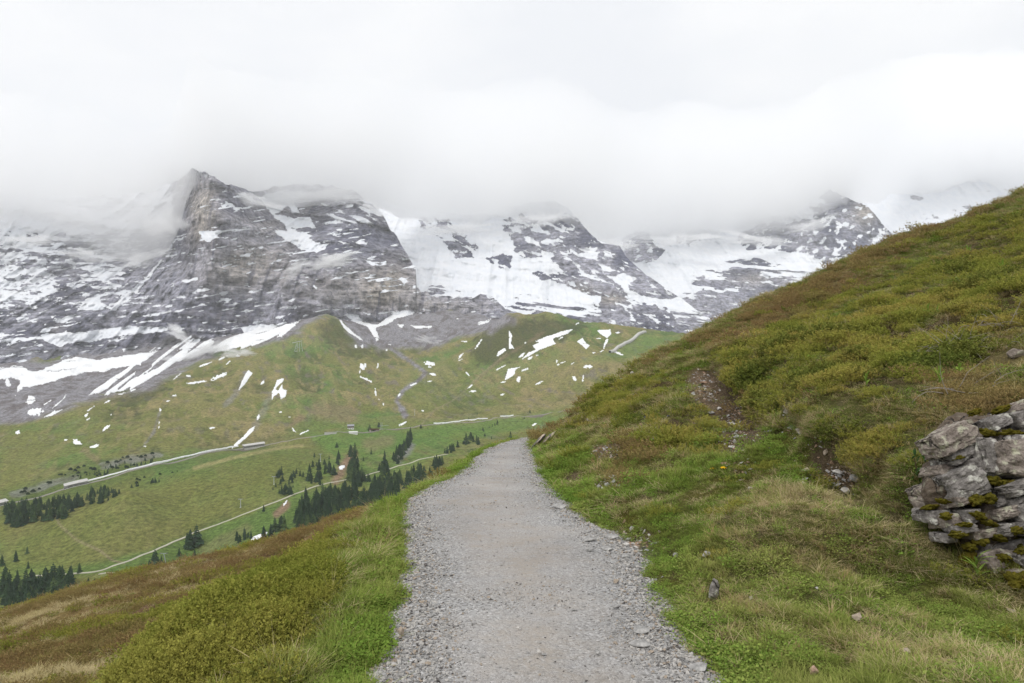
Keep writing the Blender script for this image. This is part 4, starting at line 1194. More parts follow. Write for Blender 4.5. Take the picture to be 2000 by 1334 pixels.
# ================================================================== STONES
def hull_rock(seed, sx=1.0, sy=1.0, sz=0.7, npt=16, bevel=0.06, sub=1, rough=0.05):
    rg = random.Random(seed)
    bm = bmesh.new()
    for _ in range(npt):
        v = unit([rg.gauss(0, 1), rg.gauss(0, 1), rg.gauss(0, 1)]) * rg.uniform(0.75, 1.0)
        bm.verts.new((v[0] * sx * .5, v[1] * sy * .5, v[2] * sz * .5))
    r = bmesh.ops.convex_hull(bm, input=bm.verts)
    bmesh.ops.delete(bm, geom=[g for g in r['geom_interior'] if isinstance(g, bmesh.types.BMVert)], context='VERTS')
    bmesh.ops.dissolve_limit(bm, angle_limit=R(14), verts=bm.verts, edges=bm.edges)
    if bevel:
        bmesh.ops.bevel(bm, geom=bm.edges[:], offset=bevel * min(sx, sy, sz), segments=1, affect='EDGES')
    bmesh.ops.triangulate(bm, faces=bm.faces)
    for _ in range(sub):
        bmesh.ops.subdivide_edges(bm, edges=bm.edges, cuts=1, use_grid_fill=True)
    if rough:
        co = np.array([v.co[:] for v in bm.verts])
        q = 3.2 / max(sx, sy, sz)
        n = fbm(co[:, 0] * q + seed, co[:, 1] * q, co[:, 2] * q * 2.0, seed=seed % 97, octv=3)
        cn = co / (np.linalg.norm(co, axis=1)[:, None] + 1e-9)
        co = co + cn * (n * rough * max(sx, sy, sz))[:, None]
        for v, c_ in zip(bm.verts, co):
            v.co = c_
    bmesh.ops.recalc_face_normals(bm, faces=bm.faces)
    me = bpy.data.meshes.new('rock')
    bm.to_mesh(me); bm.free()
    me.polygons.foreach_set('use_smooth', np.zeros(len(me.polygons), bool))
    return me

def block_rock(seed, sx, sy, sz, sub=2, rough=0.03):
    rg = random.Random(seed)
    bm = bmesh.new()
    for x in (-1, 1):
        for y in (-1, 1):
            for z in (-1, 1):
                bm.verts.new((x * sx * .5 * rg.uniform(.62, 1), y * sy * .5 * rg.uniform(.75, 1), z * sz * .5 * rg.uniform(.62, 1)))
    for _ in range(5):
        k = rg.randrange(3); q = [rg.uniform(-.8, .8) for _ in range(3)]; q[k] = rg.choice((-1, 1)) * rg.uniform(.95, 1.1)
        bm.verts.new((q[0] * sx * .5, q[1] * sy * .5, q[2] * sz * .5))
    r = bmesh.ops.convex_hull(bm, input=bm.verts)
    bmesh.ops.delete(bm, geom=[g for g in r['geom_interior'] if isinstance(g, bmesh.types.BMVert)], context='VERTS')
    bmesh.ops.bevel(bm, geom=bm.edges[:], offset=0.045 * min(sx, sy, sz), segments=1, affect='EDGES')
    bmesh.ops.triangulate(bm, faces=bm.faces)
    for _ in range(sub):
        bmesh.ops.subdivide_edges(bm, edges=bm.edges, cuts=1, use_grid_fill=True)
    co = np.array([v.co[:] for v in bm.verts])
    m = max(sx, sz)
    cn = co / (np.linalg.norm(co, axis=1)[:, None] + 1e-9)
    n = fbm(co[:, 0] * 5 / m + seed, co[:, 1] * 5 / m, co[:, 2] * 9 / m, seed=seed % 89, octv=4, gain=.6)
    n2 = fbm(co[:, 0] * 34 + seed, co[:, 1] * 34, co[:, 2] * 60, seed=seed % 71, octv=2)
    co = co + cn * (n * rough * m * 1.6 + n2 * 0.008)[:, None]
    for v, c_ in zip(bm.verts, co):
        v.co = c_
    bmesh.ops.recalc_face_normals(bm, faces=bm.faces)
    me = bpy.data.meshes.new('rock')
    bm.to_mesh(me); bm.free()
    me.polygons.foreach_set('use_smooth', np.zeros(len(me.polygons), bool))
    return me

def stone_mat(name, a, b, lichen=None, scale=6.0, wear=0.5):
    t = NT(name)
    v = t.coord()
    f = t.noise(v, scale, 7, 0.65)
    g = t.noise(v, scale * 5, 5, 0.7)
    c = t.ramp(f, [(0.3, a), (0.68, b)])
    c = t.mix(c, t.ramp(g, [(0.3, 0.6), (0.7, 1.3)]), 0.7, 'MULTIPLY')
    if lichen is not None:
        wob = t.n('ShaderNodeTexNoise', i_Scale=5.0, i_Detail=4.0)
        t.l(v, wob.inputs['Vector'])
        vm = t.n('ShaderNodeVectorMath', operation='MULTIPLY_ADD')
        vm.inputs[1].default_value = (0.35, 0.35, 0.35)
        t.l(wob.outputs['Color'], vm.inputs[0]); t.l(v, vm.inputs[2])
        vo = t.n('ShaderNodeTexVoronoi', feature='DISTANCE_TO_EDGE', i_Scale=3.0)
        t.l(vm.outputs[0], vo.inputs['Vector'])
        crack = t.ramp(vo.outputs['Distance'], [(0.0, 0.0), (0.03, 1.0)])
        crack = t.math('MAXIMUM', crack, t.ramp(t.noise(v, 3.0, 3), [(0.46, 0.0), (0.54, 1.0)]))
        c = t.mix((0.05, 0.045, 0.04), c, crack)
        f = t.math('ADD', f, t.math('MULTIPLY', crack, 0.8))
        lf = t.ramp(t.noise(v, scale * 1.7, 5, 0.6), [(0.55, 0.0), (0.64, 1.0)])
        c = t.mix(c, lichen, lf)
        c = t.mix(c, (0.055, 0.05, 0.045), t.ramp(t.noise(v, scale * 2.3, 6, 0.7), [(0.60, 0.0), (0.70, 0.7)]))
    return t.finish(c, 0.93, t.bump(t.math('ADD', f, t.math('MULTIPLY', g, 0.5)), 0.035, wear), 0.12)
M_GREY = stone_mat('grey_limestone', C3(132, 130, 128) * .9, C3(186, 184, 180) * .95, None, 9)
M_PALE = stone_mat('pale_limestone', C3(172, 168, 162) * .9, C3(210, 206, 200), None, 9)
M_TANST = stone_mat('tan_stone', C3(148, 134, 118), C3(186, 172, 156), None, 9)
M_PINK = stone_mat('pink_stone', C3(170, 138, 120), C3(200, 172, 152), None, 9)
M_REDST = stone_mat('rusty_shale', C3(120, 94, 76), C3(176, 150, 128), None, 12)
M_DKST = stone_mat('dark_stone', C3(84, 80, 78), C3(120, 116, 112), None, 9)
M_LICH = stone_mat('lichened_rock', C3(98, 94, 90), C3(164, 158, 153), C3(200, 198, 188) * 0.92, 8.0, 1.0)
M_LICH2 = stone_mat('weathered_rock', C3(112, 102, 94), C3(170, 159, 149), C3(186, 184, 162), 9.0, 1.0)
M_CORE = stone_mat('gap_shade_rock', C3(74, 64, 54), C3(120, 108, 96), C3(140, 136, 120), 7, 1.0)  # dark rock behind the blocks, painting shade into the gaps between them
t = NT('cushion_moss')
v = t.coord()
mf = t.noise(v, 60, 4, 0.7)
mc_ = t.ramp(t.noise(v, 14, 4), [(0.3, C3(70, 66, 26)), (0.55, C3(104, 98, 38)), (0.75, C3(98, 74, 38))])
mc_ = t.mix(mc_, t.ramp(mf, [(0.3, 0.6), (0.7, 1.35)]), 0.8, 'MULTIPLY')
M_MOSS = t.finish(mc_, 1.0, t.bump(mf, 0.02, 1.0), 0.0)

# --- loose gravel: uncountable small stones on the trail, thick along both edges
SRC = bpy.data.collections.new('gravel_sources')
for k, m in enumerate([M_GREY, M_PALE, M_GREY, M_PALE, M_DKST, M_PALE, M_TANST, M_GREY, M_PALE]):
    me = hull_rock(300 + k, 1, rr.uniform(0.65, 0.95), rr.uniform(0.45, 0.7), 11, 0.0, 0, 0.0)
    me.materials.append(m)
    SRC.objects.link(bpy.data.objects.new('%02d_pebble' % k, me))
NG = 90000
gw = area / np.maximum(Dc, 3.0) ** 1.6 * (Dc < 27) * (Dc > 2.3) * ((NSD[:-1, :-1] > -0.16))
cdf = np.cumsum(gw.ravel()); cdf /= cdf[-1]
pick = np.searchsorted(cdf, RNG.random(NG))
qr, qc = np.unravel_index(pick, gw.shape)
a_, b_ = RNG.random(NG), RNG.random(NG)
qd = nd[qr] * (1 - a_) + nd[qr + 1] * a_
qu = nu[qc] * (1 - b_) + nu[qc + 1] * b_
qx = qd * (qu - UC) / F
qsd = path_sd(qx, qd)
clus = fbm(qx * 1.3, qd * 1.1, seed=141, octv=4)
prob = np.clip(0.05 + 1.2 * smooth(0.55, 0.05, qsd + 0.22 * clus) + 0.35 * smooth(0.1, 0.5, clus), 0, 1) * smooth(-0.2, 0.0, qsd + 0.12 * clus)
kp = RNG.random(NG) < prob * 0.9
qx, qd, qsd = qx[kp], qd[kp], qsd[kp]
n = len(qx)
qz = NEAR.z(qx, qd) + np.clip(qsd, -0.12, 0.12) * 0.2 + 0.012
edge_ = smooth(0.5, 0.0, qsd)
sz = np.exp(RNG.normal(-4.2, 0.42, n)) * (1 + 0.8 * edge_) * (1 + np.clip(qd - 5, 0, 20) * 0.045)
sz = np.clip(sz, 0.007, 0.055)
scl = np.stack([sz, sz * RNG.uniform(0.7, 1, n), sz * RNG.uniform(0.6, 1, n)], -1)
gn_scatter('loose_gravel', np.stack([qx, qd, qz + sz * 0.1], -1), np.stack([RNG.normal(0, .35, n), RNG.normal(0, .35, n), RNG.uniform(0, 6.28, n)], -1), scl, RNG.integers(0, 9, n), RNG.random(n), SRC, 'loose grey gravel strewn over the path and heaped along its edges', 'gravel')
# --- rusty shards in the slipped hollows
SRC2 = bpy.data.collections.new('shard_sources')
for k, m in enumerate([M_REDST, M_TANST, M_REDST, M_GREY, M_PALE]):
    me = hull_rock(330 + k, 1, rr.uniform(0.5, 0.8), rr.uniform(0.2, 0.35), 12, 0.0, 0, 0.0)
    me.materials.append(m)
    SRC2.objects.link(bpy.data.objects.new('%02d_shard' % k, me))
sp_ = []
for cu, cv, ru, rv, n in [(1375, 755, 38, 34, 420), (1440, 832, 45, 36, 380), (1500, 775, 50, 45, 220), (1190, 882, 34, 15, 260), (1630, 930, 60, 25, 160), (1430, 880, 40, 45, 160), (1240, 1060, 40, 30, 120), (1180, 945, 30, 18, 60), (1570, 840, 50, 30, 80)]:
    for _ in range(n):
        u, v = rr.gauss(cu, ru * .55), rr.gauss(cv, rv * .55)
        d = NEAR.hit(u, v)
        if d == d and d < 26:
            sp_.append((*P3(u, v, d), d))
sp_ = np.array(sp_); n = len(sp_)
sz = np.clip(np.exp(RNG.normal(-2.9, 0.5, n)), 0.02, 0.17)
gn_scatter('loose_shards', sp_[:, :3], np.stack([RNG.normal(0, .35, n), RNG.normal(-.3, .3, n), RNG.uniform(0, 6.28, n)], -1), np.stack([sz] * 3, -1), RNG.integers(0, 5, n), RNG.random(n), SRC2, 'rusty stone shards in the bare hollows of the slope', 'rubble')

# --- stones one can point at
def stone(u, v, w, h, mat, label, name='stone', group=None, tilt=0.0, seed=None, flat=0.6, sink=0.25, rz=None):
    d = NEAR.hit(u, v + h * 0.35)
    if d != d:
        return None
    k = d / F
    sd_ = seed or int(u * 7 + v)
    W_, H_ = w * k, h * k
    # a lying stone shows its top foreshortened: depth chosen so that height in the picture is h
    me = hull_rock(sd_, W_, W_ * 0.75, max(H_ * flat * 1.6, 0.03), 18, 0.05, 2 if w > 14 else 1, 0.03)
    me.materials.append(mat)
    o = obj(name, me)
    x = d * (u - UC) / F
    onp = float(path_sd(np.array([x]), np.array([d]))[0])
    lift = max(0.0, min(onp, 0.12)) * 0.2 + (0.02 if onp > -0.05 else 0.0)
    o.location = (x, d, float(NEAR.z(x, d)) + lift + max(H_ * flat * 1.6, 0.03) * (0.5 - sink))
    o.rotation_euler = (0.15, R(tilt), rz if rz is not None else rr.uniform(-0.5, 0.5))
    tag(o, label, 'stone', group)
    return o
_grp = {}
for a in sorted(STONES, key=lambda q: q[0]):
    if len(a) > 7:
        _grp.setdefault(a[7], []).append(a)
for a in STONES:
    u, v, w, h, m, lab = a[:6]
    m = {'G': M_GREY, 'PA': M_PALE, 'TA': M_TANST, 'PK': M_PINK, 'RS': M_REDST, 'DK': M_DKST, 'M_LICH': M_LICH, 'M_LICH2': M_LICH2}[m]
    nm = a[6] if len(a) > 6 else 'stone'
    if len(a) > 7:
        lab = nth(lab, _grp[a[7]].index(a), len(_grp[a[7]]))
    big_flat = nm == 'path_slab' or 'slab' in lab
    up = 'upright' in lab
    stone(u, v, w, h, m, lab, nm, a[7] if len(a) > 7 else None, flat=0.32 if big_flat else (0.85 if up else 0.55), sink=0.15 if big_flat else 0.12, rz=0 if big_flat else None)

# --- tilted shale ledge beside the far end of the trail
d0 = NEAR.hit(1061, 866)
p0 = P3(1061, 866, d0)
led = empty('shale_ledge', p0, 'tilted brown grey shale layers beside the far bend of the path', 'rock')
for k in range(6):
    me = hull_rock(400 + k, 0.62, 0.35, 0.13, 16, 0.05, 1, 0.03)
    me.materials.append(M_TANST if k % 2 else M_DKST)
    o = obj('rock_layer', me, led)
    o.location = (-0.18 + 0.075 * k, 0.03 * k, 0.0 + 0.055 * (k % 3) + 0.04)
    o.rotation_euler = (0, R(-48), rr.uniform(-.2, .2))

# --- lichen covered outcrop at the right edge
oc_base = P3(1930, 1130, 5.3)
outc = empty('rock_outcrop', oc_base, 'large lichened limestone outcrop with mossy cracks at the right edge', 'rock')
def oc_surface(u, v):
    """the face of the outcrop: leans back above, undercut below"""
    t = (v - 800) / 350.0
    d = 5.75 - 0.55 * t + 0.30 * smooth(0.62, 1.0, t) - 0.0009 * (u - 1900) + 0.30 * smooth(1860, 1800, u)
    g_ = NEAR.hit(min(u, 2110), v)
    return min(d, g_ - 0.10) if g_ == g_ else d
def oc_put(me, u, v, off, rot, name):
    o = obj(name, me, outc)
    o.location = P3(u, v, oc_surface(u, v) + off) - oc_base
    o.rotation_euler = rot
    return o
Zs = 3.51
blocks = [(290, 265, 290, 150, -25), (350, 365, 250, 90, -30), (515, 400, 120, 270, 18), (640, 420, 190, 250, 18), (760, 370, 170, 280, 10), (765, 150, 190, 120, -8), (690, 85, 170, 60, -15), (560, 170, 140, 70, -25),
          (380, 600, 240, 180, -20), (170, 655, 200, 140, -15), (330, 520, 210, 80, -25), (500, 535, 120, 140, 10), (610, 285, 110, 110, 5), (700, 615, 260, 90, -5), (765, 780, 150, 150, 0), (610, 790, 160, 75, -6), (400, 790, 110, 90, 0),
          (170, 800, 120, 85, 20), (260, 830, 90, 85, 0), (600, 890, 110, 85, 10), (640, 1005, 200, 85, -10), (580, 1110, 220, 140, 8), (745, 1120, 140, 100, -5), (480, 1010, 85, 65, 0), (690, 1190, 110, 65, 5), (350, 875, 130, 55, -5), (700, 880, 130, 65, 0),
          (235, 475, 170, 65, 5), (420, 450, 110, 65, -15), (250, 945, 80, 60, 15), (480, 920, 150, 55, 0), (790, 985, 120, 90, 0), (900, 300, 200, 260, 10), (920, 600, 220, 200, -5), (900, 850, 200, 180, 5), (930, 1100, 220, 160, 0), (1080, 450, 240, 380, 0), (1080, 900, 240, 400, 0), (860, 110, 200, 110, -10), (330, 700, 120, 60, -10), (560, 700, 90, 60, 0), (700, 700, 130, 60, -8)]
for k, (bx, by, bw, bh, an) in enumerate(blocks):
    u, v = 1770 + bx / Zs, 780 + by / Zs
    s = oc_surface(u, v) / F / Zs
    me = block_rock(500 + k, bw * s * 1.22, 0.34 + 0.12 * rr.random(), bh * s * 1.2, 3, 0.06)
    me.materials.append(M_LICH if k % 3 else M_LICH2)
    oc_put(me, u, v, 0.15 + 0.07 * rr.random() - (0.06 if bw * bh > 30000 else 0), (R(-18 + rr.uniform(-6, 6)), R(an * 0.6 - 12), R(rr.uniform(-10, 10))), 'rock')
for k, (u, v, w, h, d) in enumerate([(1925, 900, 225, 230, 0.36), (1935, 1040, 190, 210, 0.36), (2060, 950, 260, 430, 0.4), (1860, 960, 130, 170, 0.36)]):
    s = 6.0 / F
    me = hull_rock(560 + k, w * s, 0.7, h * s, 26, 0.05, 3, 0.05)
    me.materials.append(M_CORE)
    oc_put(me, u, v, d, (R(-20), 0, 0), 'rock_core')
moss_ = [(590, 560, 90, 70), (680, 575, 110, 60), (470, 690, 80, 90), (570, 680, 80, 80), (490, 800, 90, 60), (160, 740, 100, 40), (270, 800, 60, 60), (650, 70, 110, 50), (470, 90, 70, 50), (540, 230, 110, 60), (690, 235, 120, 60), (740, 900, 90, 70), (510, 975, 70, 70), (430, 1010, 60, 60),
         (660, 1085, 90, 70), (765, 1240, 140, 150), (350, 925, 120, 60), (800, 1040, 70, 70), (400, 860, 90, 40), (350, 400, 70, 40), (120, 320, 60, 90), (420, 1090, 110, 90), (570, 850, 80, 40), (250, 700, 60, 30), (740, 240, 100, 50), (630, 950, 90, 40)]
for k, (bx, by, bw, bh) in enumerate(moss_):
    u, v = 1770 + bx / Zs, 780 + by / Zs
    s = oc_surface(u, v) / F / Zs
    bm = bmesh.new()
    bmesh.ops.create_icosphere(bm, subdivisions=4, radius=0.5)
    co = np.array([q.co[:] for q in bm.verts])
    n = fbm(co[:, 0] * 5 + k, co[:, 1] * 5, co[:, 2] * 5, seed=k, octv=4)
    n2 = vnoise(co[:, 0] * 26 + k, co[:, 1] * 26, co[:, 2] * 26, seed=k + 40)
    co = co * (1 + 0.75 * n + 0.10 * n2)[:, None] * np.array([bw * s * 1.0, 0.13, bh * s * 0.8])
    for q, c_ in zip(bm.verts, co):
        q.co = c_
    me = bpy.data.meshes.new('moss'); bm.to_mesh(me); bm.free()
    me.polygons.foreach_set('use_smooth', np.ones(len(me.polygons), bool))
    me.materials.append(M_MOSS)
    oc_put(me, u, v, 0.03, (R(-18), R(rr.uniform(-30, 30)), 0), 'moss')
# ================================================================== THE VALLEY: snow, lanes, railway, huts, lift masts, trees
def val_hits(u, v):
    return np.array([VAL.hit(a, b) for a, b in zip(np.ravel(u), np.ravel(v))]).reshape(np.shape(u))

t = NT('old_snow')
v = t.coord()
sf = t.noise(v, 0.12, 5, 0.6)
M_SNOW = t.finish(t.ramp(sf, [(0.3, (0.78, 0.79, 0.80)), (0.7, (0.90, 0.905, 0.91))]), 0.8, t.bump(sf, 0.8, 0.5), 0.2)

def drape(name, box, maskf, mat, lift=0.8, step=1.3, fan=None):
    """sheet lying on the valley ground wherever maskf(u, v) > 0; its rim sinks into the turf"""
    u = np.arange(box[0], box[2], step); vv_ = np.arange(box[1], box[3], step)
    U, V = np.meshgrid(u, vv_)
    m = maskf(U, V)
    D = np.full(U.shape, np.nan)
    near_ = m > -3
    for j in range(U.shape[1]):
        k = np.where(near_[:, j])[0]
        for i in k:
            D[i, j] = VAL.hit(U[i, j], V[i, j])
    ok = (m > 0) & ~np.isnan(D)
    cell = ok[:-1, :-1] & ok[1:, :-1] & ok[:-1, 1:] & ok[1:, 1:]
    # no sheets bridging a hidden dip
    dmx = np.maximum.reduce([D[:-1, :-1], D[1:, :-1], D[:-1, 1:], D[1:, 1:]]); dmn = np.minimum.reduce([D[:-1, :-1], D[1:, :-1], D[:-1, 1:], D[1:, 1:]])
    cell &= (dmx - dmn) < 0.035 * dmn
    if not cell.any():
        return None
    f = grid_faces(*U.shape, mask=cell)
    used, inv = np.unique(f, return_inverse=True)
    P = P3(U, V, np.nan_to_num(D, nan=1.0)).reshape(-1, 3)[used]
    mm = m.reshape(-1)[used]
    P[:, 2] += np.where(mm < 1.0, lift * 0.25, lift * (0.6 + 0.4 * np.clip(mm / 5, 0, 1)))
    c0 = P.mean(0)
    me = mesh_np(name, P - c0, inv.reshape(f.shape), mat, True)
    bm = bmesh.new(); bm.from_mesh(me)
    if name == 'snow_patch':                      # one patch, one piece
        seen, best = set(), []
        for v0 in bm.verts:
            if v0 in seen:
                continue
            stack, comp = [v0], []
            seen.add(v0)
            while stack:
                q = stack.pop(); comp.append(q)
                for e in q.link_edges:
                    w = e.other_vert(q)
                    if w not in seen:
                        seen.add(w); stack.append(w)
            if len(comp) > len(best):
                best = comp
        bs = set(best)
        bmesh.ops.delete(bm, geom=[q for q in bm.verts if q not in bs], context='VERTS')
    # real thickness: a skirt down into the ground
    r = bmesh.ops.extrude_edge_only(bm, edges=[e for e in bm.edges if e.is_boundary])
    for g in r['geom']:
        if isinstance(g, bmesh.types.BMVert):
            g.co.z -= lift * 1.2
    bm.to_mesh(me); bm.free()
    o = obj(name, me)
    o.location = c0
    return o

def ell(cu, cv, ru, rv, ang=0.0):
    def f(U, V):
        ca, sa = math.cos(R(ang)), math.sin(R(ang))
        a = (U - cu) * ca + (V - cv) * sa; b = -(U - cu) * sa + (V - cv) * ca
        n = fbm(U / 4.0, V / 3.0, seed=int(cu) % 91, octv=3)
        return (1 - np.hypot(a / ru, b / rv)) * min(ru, rv) + n * min(ru, rv) * 0.55 + 0.2
    R_ = max(ru, rv) * 1.35 + 2
    return (cu - R_, cv - R_, cu + R_, cv + R_), f
def pol(p, amp=1.6):
    p = np.array(p, float)
    def f(U, V):
        return sdf(U, V, p) + amp * fbm(U / 6.0, V / 4.0, seed=int(p[0, 0]) % 83, octv=3) + 0.4
    return (p[:, 0].min() - 4, p[:, 1].min() - 4, p[:, 0].max() + 4, p[:, 1].max() + 4), f

# ---- snow lying on the pastures: each patch its own thing
big_snow = [
    (pol([(555, 738), (553, 746), (545, 752), (539, 760), (543, 763), (551, 750), (553, 760), (561, 762), (558, 775), (548, 781), (545, 768), (535, 774), (531, 784), (531, 765), (537, 752), (541, 742)], .8), 'forked snow patch with a hole, middle of the left slope'),
    (pol([(485, 722), (494, 729), (488, 737), (478, 752), (465, 764), (472, 745), (480, 728)], .8), 'wedge of snow tapering downhill left of the forked patch'),
    (pol([(499, 831), (495, 842), (481, 856), (463, 871), (449, 879), (459, 866), (477, 850), (487, 838)], .6), 'narrow snow tongue running down to the railway gallery'),
    (ell(429, 735, 19, 4, -22), 'long snow strip below the mist on the left slope'),
    (ell(384, 747, 25, 2.6, -8), 'thin snow strip left of the long one on the upper slope'),
    (ell(150, 864, 9, 5, 20), 'ragged snow patch on the lower left meadow'),
    (ell(183, 872, 10, 3, -15), 'small flat snow patch right of the ragged one'),
    (ell(207, 836, 10, 3, -40), 'slanting snow patch alone on the left meadow'),
    (ell(35, 844, 5, 4), 'round snow patch near the left picture edge'),
    (ell(707, 716, 7, 6, 60), 'upper snow blob in the gully above the green bowl'),
    (ell(716, 741, 15, 2.6, 26), 'slanting snow strip under the gully blob'),
    (ell(734, 766, 2.6, 10, -8), 'thin upright snow strip above the green bowl'),
    (ell(738, 713, 2.2, 6, 12), 'small upright snow streak right of the gully blob'),
    (ell(839, 710, 10, 4.5, 12), 'oval snow patch above the stream bend'),
    (ell(844, 731, 7, 2.6, 10), 'snow patch touching the stream bend'),
    (pol([(1122, 642), (1110, 652), (1080, 662), (1086, 672), (1060, 681), (1036, 694), (1017, 704), (1030, 690), (1046, 683), (1040, 675), (1053, 669), (1040, 667), (1060, 660), (1075, 654), (1097, 647)], 1.2), 'largest snow field, branched, on the rounded hill'),
    (pol([(994, 645), (1001, 655), (998, 670), (1005, 681), (994, 681), (994, 665)], .8), 'upright snow streak in the left gully of the rounded hill'),
    (pol([(986, 679), (990, 684), (978, 693), (969, 698), (972, 687)], .8), 'snow patch at the foot of the left gully'),
    (pol([(1126, 667), (1138, 659), (1146, 671), (1153, 675), (1145, 683), (1137, 675)], .9), 'jagged snow patch right of the branched snow field'),
    (pol([(1164, 645), (1192, 643), (1195, 653), (1186, 661), (1172, 653)], .8), 'white triangular snow patch high near the gallery'),
    (ell(1182, 672, 2.8, 10, 22), 'narrow snow streak below the triangular patch'),
    (ell(1207, 690, 10, 2.8, 22), 'snow patch right below the gallery mouth'),
    (ell(1207, 650, 6, 2), 'small snow patch right of the triangular one'),
    (pol([(992, 720), (1021, 715), (1007, 722), (1005, 732), (995, 739), (985, 743), (989, 730)], .9), 'snow patch with a pointed right arm on the lower hill'),
    (ell(1025, 722, 7, 2.6, -20), 'snow strip right of the patch with the pointed arm'),
    (ell(1013, 741, 4, 6.5, 25), 'drop shaped snow patch on the lower hill'),
    (ell(1053, 748, 10, 2, -25), 'thin slanting snow strip low on the rounded hill'),
    (ell(1148, 716, 8, 4), 'oval snow patch on the right shoulder of the hill'),
    (ell(1122, 740, 4, 6, -30), 'upright oval snow patch below the hill shoulder'),
    (ell(1139, 740, 2, 10, 8), 'broken upright snow streak right of the oval patches'),
    (ell(978, 718, 13, 1.8, -28), 'thin snow line left of the patch with the pointed arm'),
    (ell(900, 695, 2.2, 10, 38), 'slim snow streak on the brown knoll slope'),
    (ell(934, 673, 2.2, 13, 35), 'broken snow streak up the ridge of the knoll'),
    (ell(907, 667, 8, 2), 'flat snow patch on the brown knoll'),
    (ell(788, 827, 10, 2.5, -25), 'snow strip beside the stream just above the railway'),
    (ell(668, 913, 7, 4.5, -8), 'white snow mound on the bare ski run among the trees'),
    (ell(557, 983, 7, 2.6, -55), 'snow remnant below the gravel lane by the grove'),
    (pol([(486, 1059), (495, 1048), (508, 1043), (522, 1039), (521, 1045), (506, 1053), (497, 1059)], .6), 'snow patch behind the brown moor edge with a small tree'),
    (ell(593, 845, 10, 2, -25), 'slanting snow strip above the railway, right of a pair'),
    (ell(574, 840, 5, 2, 48), 'slanting snow strip above the railway, left of a pair'),
    (ell(504, 816, 3, 8, 15), 'upright snow strip at the top of the tongue'),
    (ell(512, 748, 6, 3, -50), 'small snow patch left of the forked one'),
    (ell(60, 781, 8, 10, 30), 'upper of two snow blobs on the left scree'),
    (ell(67, 805, 17, 8, -5), 'lower and wider of two snow blobs on the left scree'),
    (ell(15, 748, 5, 10, -25), 'snow blob at the left picture edge below the wall'),
    (pol([(131, 767), (128, 776), (112, 792), (97, 802), (108, 790), (122, 779)], .6), 'curved thin snow streak on the left scree'),
    (pol([(113, 796), (108, 803), (128, 798), (102, 812), (74, 819), (96, 809)], .6), 'swallow shaped snow strip at the foot of the scree'),
    (ell(93, 786, 10, 1.8, -32), 'thin straight snow streak on the left scree'),
    (ell(1044, 829, 5, 2.2, -20), 'tiny snow patch just above the far path bend')]
for (bx, f_), lab in big_snow:
    o = drape('snow_patch', bx, f_, M_SNOW)
    if o:
        tag(o, lab, 'snow patch')
small = {
    'small snow remnant on the left slope under the big wall': [(129, 859, 4, 2, 0), (313, 801, 2.2, 3.5, 0), (311, 826, 2, 3.2, 0), (310, 834, 2, 3, 20), (283, 872, 3.2, 1.6, 0), (414, 836, 6.5, 2, -10), (340, 773, 5.5, 2.2, -10), (328, 783, 5, 1.6, -10), (400, 712, 17, 2, -20), (436, 699, 10, 2.4, -25), (446, 708, 6, 2, -40), (464, 695, 5, 2.6, 0), (369, 734, 4.5, 3, 0), (345, 736, 9, 2, -40),
                                                                (176, 799, 9, 2, -35), (169, 811, 4.5, 3, -45), (173, 818, 7, 2, -35), (210, 784, 8, 2, -25), (217, 810, 2.5, 1.8, 0), (548, 805, 3.5, 1.8, 0), (566, 815, 3.2, 1.6, 0), (240, 768, 10, 2, -15), (260, 762, 7, 2, -20)],
    'small snow remnant along the stream in the middle bowl': [(713, 714, 2.6, 4.5, 0), (703, 726, 2, 3.5, 0), (749, 790, 1.8, 3.5, -20), (740, 780, 3.2, 1.4, 40), (839, 717, 4.5, 1.6, 0), (839, 745, 4.5, 1.6, -10), (780, 771, 2.6, 4.5, 30), (807, 751, 8, 2, -22), (825, 802, 4, 1.8, 0), (695, 677, 3, 4, 0), (708, 677, 3, 4, 0), (762, 673, 3, 1.6, 0), (755, 684, 2, 3, 0)],
    'small snow remnant scattered on the rounded hill': [(899, 703, 6, 1.6, -35), (913, 730, 6, 2, 50), (918, 755, 7, 2, -35), (924, 764, 6.5, 2.6, -5), (1019, 694, 8, 3, -35), (1036, 699, 6.5, 2.6, -25), (1128, 632, 5, 2, -30), (1169, 661, 5.5, 1.8, 0), (984, 746, 5, 2.2, -10), (1120, 709, 6, 1.6, -25), (1087, 706, 2.6, 4, 0), (1090, 712, 3, 2, 0), (1099, 708, 5, 1.6, -20), (981, 771, 5, 2.2, -15), (1026, 670, 2.5, 3, 0), (1096, 660, 6, 1.8, -28), (1050, 694, 5, 1.6, -20), (1160, 689, 3, 1.6, 0), (1175, 686, 5, 1.6, -25)]}
for lab, L_ in small.items():
    L_ = sorted(L_)
    for k, e in enumerate(L_):
        o = drape('snow_patch', *ell(*e), M_SNOW)
        if o:
            tag(o, nth(lab, k, len(L_)), 'snow patch', lab.replace('small snow remnant', 'small snow remnants'))
